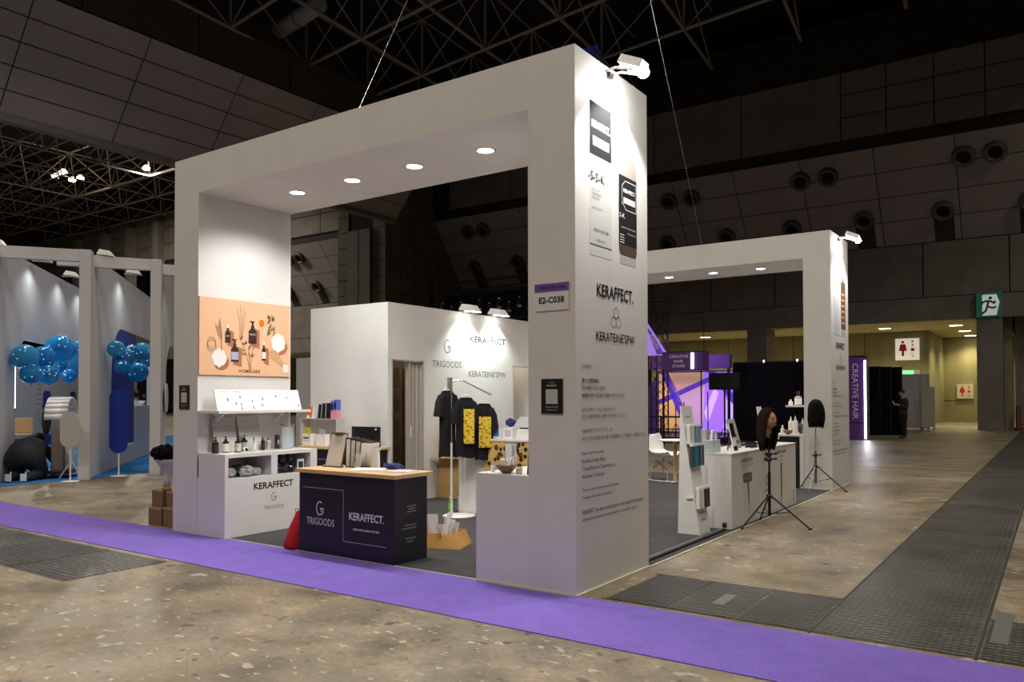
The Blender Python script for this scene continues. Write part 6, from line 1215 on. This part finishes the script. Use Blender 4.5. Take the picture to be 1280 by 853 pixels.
# ================================================================== NEIGHBOURING BLUE AND WHITE BOOTH
FW = noise_mat('fabric_white', (.56, .55, .57), (.64, .63, .64), 1.2, .7, (1, 1, .3), .05); BLU = mat('royal_blue', (.006, .03, .30), .5); AZ = mat('azure_carpet', (.01, .16, .42), .9, var=.15, scale=60)
d_ = Vector((-.775, .632, 0)); nrm_ = Vector((.632, .775, 0))
s = tag(B().add([(-12.22, -2.5, .006), (-12.22, 2.40, .006), (-12.10, 2.40, .006), (-12.40, 3.25, .006), (-12.3, 6.5, .006), (-27, 14, .006), (-27, -2.5, .006)], [(0, 1, 2, 3, 4, 5, 6)]).obj('azure_carpet', AZ), 'bright blue carpet under the white booth at the left edge', 'carpet')
def fin(p0, L, hole, lab, H=4.35):
    """upright fabric wall with an arched opening: hole = (a, b, top, sill, corner radius)"""
    f = thing('fabric_wall', lab, 'wall panel', (p0[0], p0[1], 0), math.atan2(.632, -.775))
    th_ = .10; a, b_, top, sill, r = hole
    arc = [(a+r-r*math.cos(t*math.pi/16), top-r+r*math.sin(t*math.pi/16)) for t in range(9)]
    bb = B().prism([(0, 0), (a, 0), (a, top-r), (a, H), (0, H)], 0, th_, 'y')
    # over the opening: quads between arc and top
    pts = arc+[(b_, top)]
    for (u0, v0), (u1, v1) in zip(pts[:-1], pts[1:]):
        if abs(u1-u0) > 1e-4: bb.prism([(u0, v0), (u1, v1), (u1, H), (u0, H)], 0, th_, 'y')
    bb.prism([(b_, 0), (L, 0), (L, H), (b_, H)], 0, th_, 'y')
    if sill > 0: bb.prism([(a, 0), (b_, 0), (b_, sill), (a, sill)], 0, th_, 'y')
    bb.obj('wall', FW, f); return f
W0 = fin((-12.15, .57), 15.0, (1.9, 7.4, 2.74, 0, .75), 'leftmost white fabric wall with a wide arched opening and blue balloons')
WA = fin((-12.15, 2.42), 9.5, (2.15, 7.3, 3.14, .42, 1.1), 'middle white fabric wall with an arched window holding a blue panel')
WB = fin((-12.05, 3.78), 9.5, (1.2, 6.5, 2.75, 0, .8), 'rear white fabric wall partly hidden by the front arch')
def fpost(x, y, lab, h=4.36):
    p = thing('white_post', lab, 'post', (x, y, 0), math.radians(-38)); B().box(-.12, .12, -.10, .10, 0, h).obj('post', FW, p, .01)
fpost(-12.10, 2.36, 'nearer tall square white post of the blue carpeted booth'); fpost(-12.0, 3.72, 'farther tall square white post next to the front arch')
def beamat(p, q, lab, z=4.25):
    p, q = Vector(p), Vector(q); d = (q-p); a = thing('white_beam', lab, 'beam', (p.x, p.y, z), math.atan2(d.y, d.x)); B().box(0, d.length, -.08, .08, -.11, .11).obj('beam', FW, a)
beamat((-13.55, .25), (-12.12, 2.30), 'white top beam leading left from the nearer white post'); beamat((-12.9, 2.2), (-12.02, 3.66), 'white top beam joining the farther white post')
beamat((-12.5, 3.9), (-11.95, 4.95), 'white top beam just left of the front arch')
for i, (x, y, l) in enumerate(((-13.05, 1.05, 'spotlight at the far left on the white top beam'), (-14.18, 2.38, 'left spotlight on the leftmost fabric wall'), (-15.8, 3.74, 'right spotlight on the leftmost fabric wall'), (-12.55, 2.82, 'spotlight on the beam right of the nearer post'), (-14.28, 4.38, 'spotlight on the middle fabric wall'), (-12.1, 5.0, 'spotlight right beside the front arch edge'), (-17.2, 4.9, 'small spotlight half hidden by the nearer white post'))):
    spot((x, y, 4.37), l+' of the blue booth', (x-.1, y-.12, 1.0), 24, math.radians(50.8), 'spotlights on the white fabric walls', 2.3, mat('lens_dim', (.5, .5, .5), .3))
# balloons
BAL = mat('blue_balloon', (.02, .38, .85), .12, trans=.45, ior=1.1, coat=.6); BAL2 = mat('azure_balloon', (.05, .50, .90), .10, trans=.5, ior=1.1, coat=.6)
bl = [(-13.26, 1.79, 2.34, .25), (-13.76, 2.35, 2.37, .23), (-14.25, 2.91, 2.58, .30), (-16.13, 4.13, 2.37, .36), (-13.16, 1.86, 2.01, .20), (-13.59, 2.37, 2.02, .21), (-15.02, 3.22, 2.31, .21), (-15.98, 4.16, 2.71, .21), (-14.81, 3.36, 2.04, .16), (-13.09, 3.48, 2.57, .18), (-13.23, 3.75, 2.4, .20), (-13.24, 3.91, 2.53, .17), (-15.53, 5.47, 2.69, .24), (-12.97, 3.54, 2.2, .15), (-13.77, 4.34, 2.12, .23), (-16.08, 5.92, 2.49, .16)]
bw = ['far left upper', 'second upper from the left', 'largest top', 'large right edge', 'low left round', 'low right round', 'middle', 'small top right', 'small lower right', 'upper left window', 'middle window', 'small upper window', 'right window', 'pale lower left window', 'lowest window', 'tiny window edge']
STAR = mat('balloon_glint', (.8, .9, 1), .3, emit=.5, ecol=(.7, .85, 1)); random.seed(12)
for i, (x, y, z, r) in enumerate(bl):
    s = thing('balloon', '%s translucent blue balloon of the %s cluster' % (bw[i], 'left' if i < 9 else 'right'), 'balloon', (x, y, z), 0, 'blue balloons in the white booth')
    B().ball((0, 0, 0), r, 20, 14, lambda d: 1-.10*max(0, -d.z)**3).obj('skin', BAL if i % 3 else BAL2, s); B().lathe([(.004, .02), (.012, 0), (.018, -.02)], (0, 0, -r*.95), 8).obj('knot', BAL, s)
    bb = B()
    for k in range(7):
        v = Vector((random.uniform(.2, 1), random.uniform(-1, .3), random.uniform(-.3, 1))).normalized()*r*1.005; q = .010; bb.ball(v, .011, 6, 4)
    bb.obj('glint_dots', STAR, s)['kind'] = 'stuff'  # glowing dots stand in for highlights on the balloon skin
# interior behind the left opening
iw = thing('interior_wall', 'pale interior wall with vertical lettering behind the arched opening', 'wall panel', (-13.73, -1.37, 0), math.atan2(.632, -.775))
bb = B().box(-3, 21, 0, .1, 0, 3.0).obj('panel', mat('interior_white', (.50, .49, .48), .7), iw)
for k in range(9): text('ABOUT US HAIR', iw, (12.85, 0, 2.0-.16*k), X_, Z_, (.5, .35, .6, .4, .55, .3, .5, .45, .6)[k], .06, INKG)
for x, z, w_, h in ((13.7, 1.48, .9, .62), (17.0, 1.48, .9, .62), (13.55, .5, .5, .62)): flat(rrect(w_, h, .2, x, z), iw, (0, 0, 0), X_, Z_, BLU, 'blue_shape', .003)
B().box(-3, 16, -.02, 0, .02, .35).obj('blue_skirting', BLU, iw)
lt = thing('light_tube', 'vertical white light tube at the left inside the arched opening', 'lamp', (-14.2, 2.0, 1.35)); B().tube([(0, 0, 0), (0, 0, .85)], .03, 8).obj('tube', mat('tube_white'), lt); B().tube([(0, 0, -1.35), (0, 0, 0)], .02, 8).obj('stand', BLKM, lt)
light('tube_light', 'POINT', (-14.9, 1.6, 2.2), 30, (.85, .93, 1), shadow_soft_size=.2)
s = thing('wooden_stool', 'high wooden stool with a low back inside the left booth', 'chair', (-15.3, 2.62, 0), math.radians(60))
WD = mat('stool_wood', (.45, .26, .10), .5); B().box(-.2, .2, -.18, .18, .74, .78).obj('seat', WD, s, .01); B().hexa([(-.2, .16, .80), (.2, .16, .80), (.2, .18, .80), (-.2, .18, .80)], [(-.19, .22, 1.12), (.19, .22, 1.12), (.19, .24, 1.12), (-.19, .24, 1.12)]).obj('backrest', WD, s, .01)
for x in (-.16, .16):
    for y in (-.14, .14): B().tube([(x, y, .75), (x*1.35, y*1.35, 0)], .015, 6).obj('leg', WD, s)
B().tube([(-.2, -.18, .3), (.2, -.18, .3), (.2, .18, .3), (-.2, .18, .3), (-.2, -.18, .3)], .01, 6).obj('foot_ring', STEEL, s)
# salon machine on a stand with taupe column, oval sign
s = thing('salon_machine', 'white curved salon machine with a dark pad on a taupe pedestal', 'machine', (-13.12, 2.38, 0.006), math.radians(-40))
B().box(-.17, .17, -.10, .10, .14, .95).obj('pedestal', mat('taupe', (.24, .19, .17), .6), s); B().box(-.45, .45, -.3, .3, .08, .14).obj('base', BLK, s, .01)
bb = B(); pr = [(.36*math.cos(t*math.pi/12)-.1, 1.12+.42*math.sin(t*math.pi/12)) for t in range(0, 13)]
for (a, c), (e, f) in zip(pr[:-1], pr[1:]): bb.add([(a, -.2, c), (e, -.2, f), (e, .2, f), (a, .2, c)], [(0, 1, 2, 3)], True)
q = bb.obj('hood', PWHITE, s); mm = q.modifiers.new('s', 'SOLIDIFY'); mm.thickness = .03
B().ball((-.02, -.24, 1.12), (.20, .07, .30), 20, 12).obj('pad', mat('dark_pad', (.06, .055, .05), .7), s); B().box(-.12, .06, -.30, -.2, 1.32, 1.42).obj('bracket', BLK, s, .01); B().tube([(-.1, 0, .9), (-.1, 0, 1.3)], .04, 8).obj('stem', PWHITE, s); B().box(-.25, .0, -.1, .22, .14, 1.15).obj('cabinet', PWHITE, s)
for x in (-.38, .38): B().tube([(x-.03, -.2, .04), (x+.03, -.2, .04)], .04, 10).obj('castor', BLK, s)
def oval(x, y, z0, z1, w_, lab, m, rz):
    s = thing('oval_sign', lab, 'sign', (x, y, 0), rz); h = z1-z0
    B().prism(rrect(w_, h, w_/2-.001, 0, (z0+z1)/2, 8), -.01, .01, 'y').obj('board', m, s); B().tube([(0, .02, 0), (0, .02, z0+.2)], .016, 8).obj('pole', STEEL, s); B().lathe([(0, 0), (.16, 0), (.15, .012), (0, .014)], (0, .02, .006), 20).obj('foot', STEEL, s)
oval(-11.93, 2.0, .63, 1.30, .36, 'pale grey oval sign on a thin stand before the nearer white post', mat('pale_sign', (.55, .52, .48), .6), math.radians(36)); oval(-12.2, 3.06, .46, 1.72, .36, 'tall royal blue oval sign on a thin stand', BLU, math.radians(36))
s = thing('folding_stool', 'thin white metal folding legs beside the taupe pedestal', 'stool', (-12.55, 2.36, 0.006), .6)
for a, c in ((-.2, .15), (.2, -.15)): B().tube([(a, -.1, .01), (c, .0, .62)], .012, 6).obj('leg', STEEL, s)
B().tube([(-.15, 0, .62), (.15, 0, .62)], .014, 6).obj('seat_bar', STEEL, s)
bp = thing('blue_window_panel', 'tall royal blue arched panel inside the middle window', 'panel', (WA.location.x-.775*2.2, WA.location.y+.632*2.2, 0), math.atan2(.632, -.775)-0)
B().prism([(0.0, .45), (2.75, .45), (2.75, 3.12), (1.0, 3.12), (.5, 3.0), (.15, 2.65), (0.0, 2.1)], .02, .06, 'y').obj('panel', BLU, bp)
flat(rrect(.55, .45, .2, 2.3, 1.95), bp, (0, -.0, 0), X_, Z_, INKW, 'white_face_mark', .0) if 0 else None
B().box(4.9, 5.05, -.02, .04, .45, 3.1).obj('mullion', FW, bp); B().box(2.75, 5.1, .0, .06, .42, 1.35).obj('lower_panel', FW, bp); B().box(2.75, 5.1, .0, .06, 2.75, 3.13).obj('upper_panel', mat('bronze_panel', (.10, .08, .06), .5), bp)
s = thing('round_badge', 'round white badge with blue segments on the post beside the front arch', 'sign', (-12.70, 4.37, 1.55), math.atan2(.632, -.775))
B().prism(ell(.42, .62), -.02, .0, 'y').obj('disc', mat('badge_white', (.6, .6, .62), .5), s)
s = thing('wall_badge', 'small blue and grey logo on the near fabric wall', 'sign', (-12.60, 2.74, 2.15), math.atan2(.632, -.775)); flat([(-.0, -.2), (.12, -.2), (.12, .2), (.03, .1)], s, (0, -.004, 0), X_, Z_, BLU, 'blue_shape', .0); text('ROA', s, (.38, -.004, -.03), X_, Z_, .32, .12, INKG, .02)
# ---- wig, stand and cartons at the left of the front arch
for i, (x, y, z, w_, d, h, l) in enumerate(((-6.0, .28, .001, .28, .30, .21, 'lower left brown carton under the white board'), (-5.68, .28, .001, .28, .30, .23, 'lower right brown carton under the white board'), (-6.02, .30, .212, .23, .26, .21, 'upper left brown carton under the wig stand'), (-5.66, .30, .232, .32, .26, .19, 'upper right brown carton next to the front arch'))):
    s = thing('carton', l, 'box', (x, y, z), 0, 'brown cartons beside the front arch'); B().box(-w_/2, w_/2, -d/2, d/2, 0, h).obj('body', mat('brown_carton', (.22, .13, .07), .8, var=.1), s); B().box(-w_/2-.0, w_/2, -d/2-.002, -d/2, h-.02, h).obj('rim', mat('tan_tape'), s)
s = thing('wig_stand', 'white bust stand with a gold base carrying a curly black wig', 'stand', (-6.02, .30, .424))
B().lathe([(0, 0), (.06, 0), (.055, .02), (0, .025)], n=16).obj('gold_base', mat('gold', (.6, .42, .12), .3, .8), s)
B().lathe([(0, .02), (.05, .02), (.052, .12), (.06, .2), (.10, .28), (.15, .33), (.16, .37), (0, .38)], (0, 0, 0), 20, 1, .8).obj('bust', mat('bust_white', (.62, .60, .62), .5), s)
random.seed(8); bb = B().ball((-.02, 0, .44), (.19, .15, .09), 28, 18, lambda d: 1+.18*noise.noise(d*7))
for k in range(170):
    d = Vector((random.gauss(0, 1), random.gauss(0, 1), random.gauss(.1, .8))).normalized(); c = Vector((-.02+.19*d.x, .15*d.y, .44+.09*d.z)); bb.ball(c, random.uniform(.016, .032), 6, 4)
bb.obj('curly_wig', HK, s)
s = thing('white_board', 'tilted white board standing on the brown cartons by the front arch', 'board', (-5.70, .30, .424)); B().hexa([(-.13, -.06, 0), (.20, -.06, 0), (.20, -.03, 0), (-.13, -.03, 0)], [(-.11, .0, .38), (.20, .0, .42), (.20, .03, .42), (-.11, .03, .38)]).obj('board', PWHITE, s, .004)
tag(B().lathe([(0, 0), (.03, 0), (.03, .06), (0, .07)], (-5.72, .42, .85), 8).obj('scarf_knot', mat('dotted_blue', (.02, .03, .12), .6, var=.9, scale=60)), 'small dark blue dotted cloth on top of the white board', 'cloth') if 0 else None
flush_texts()
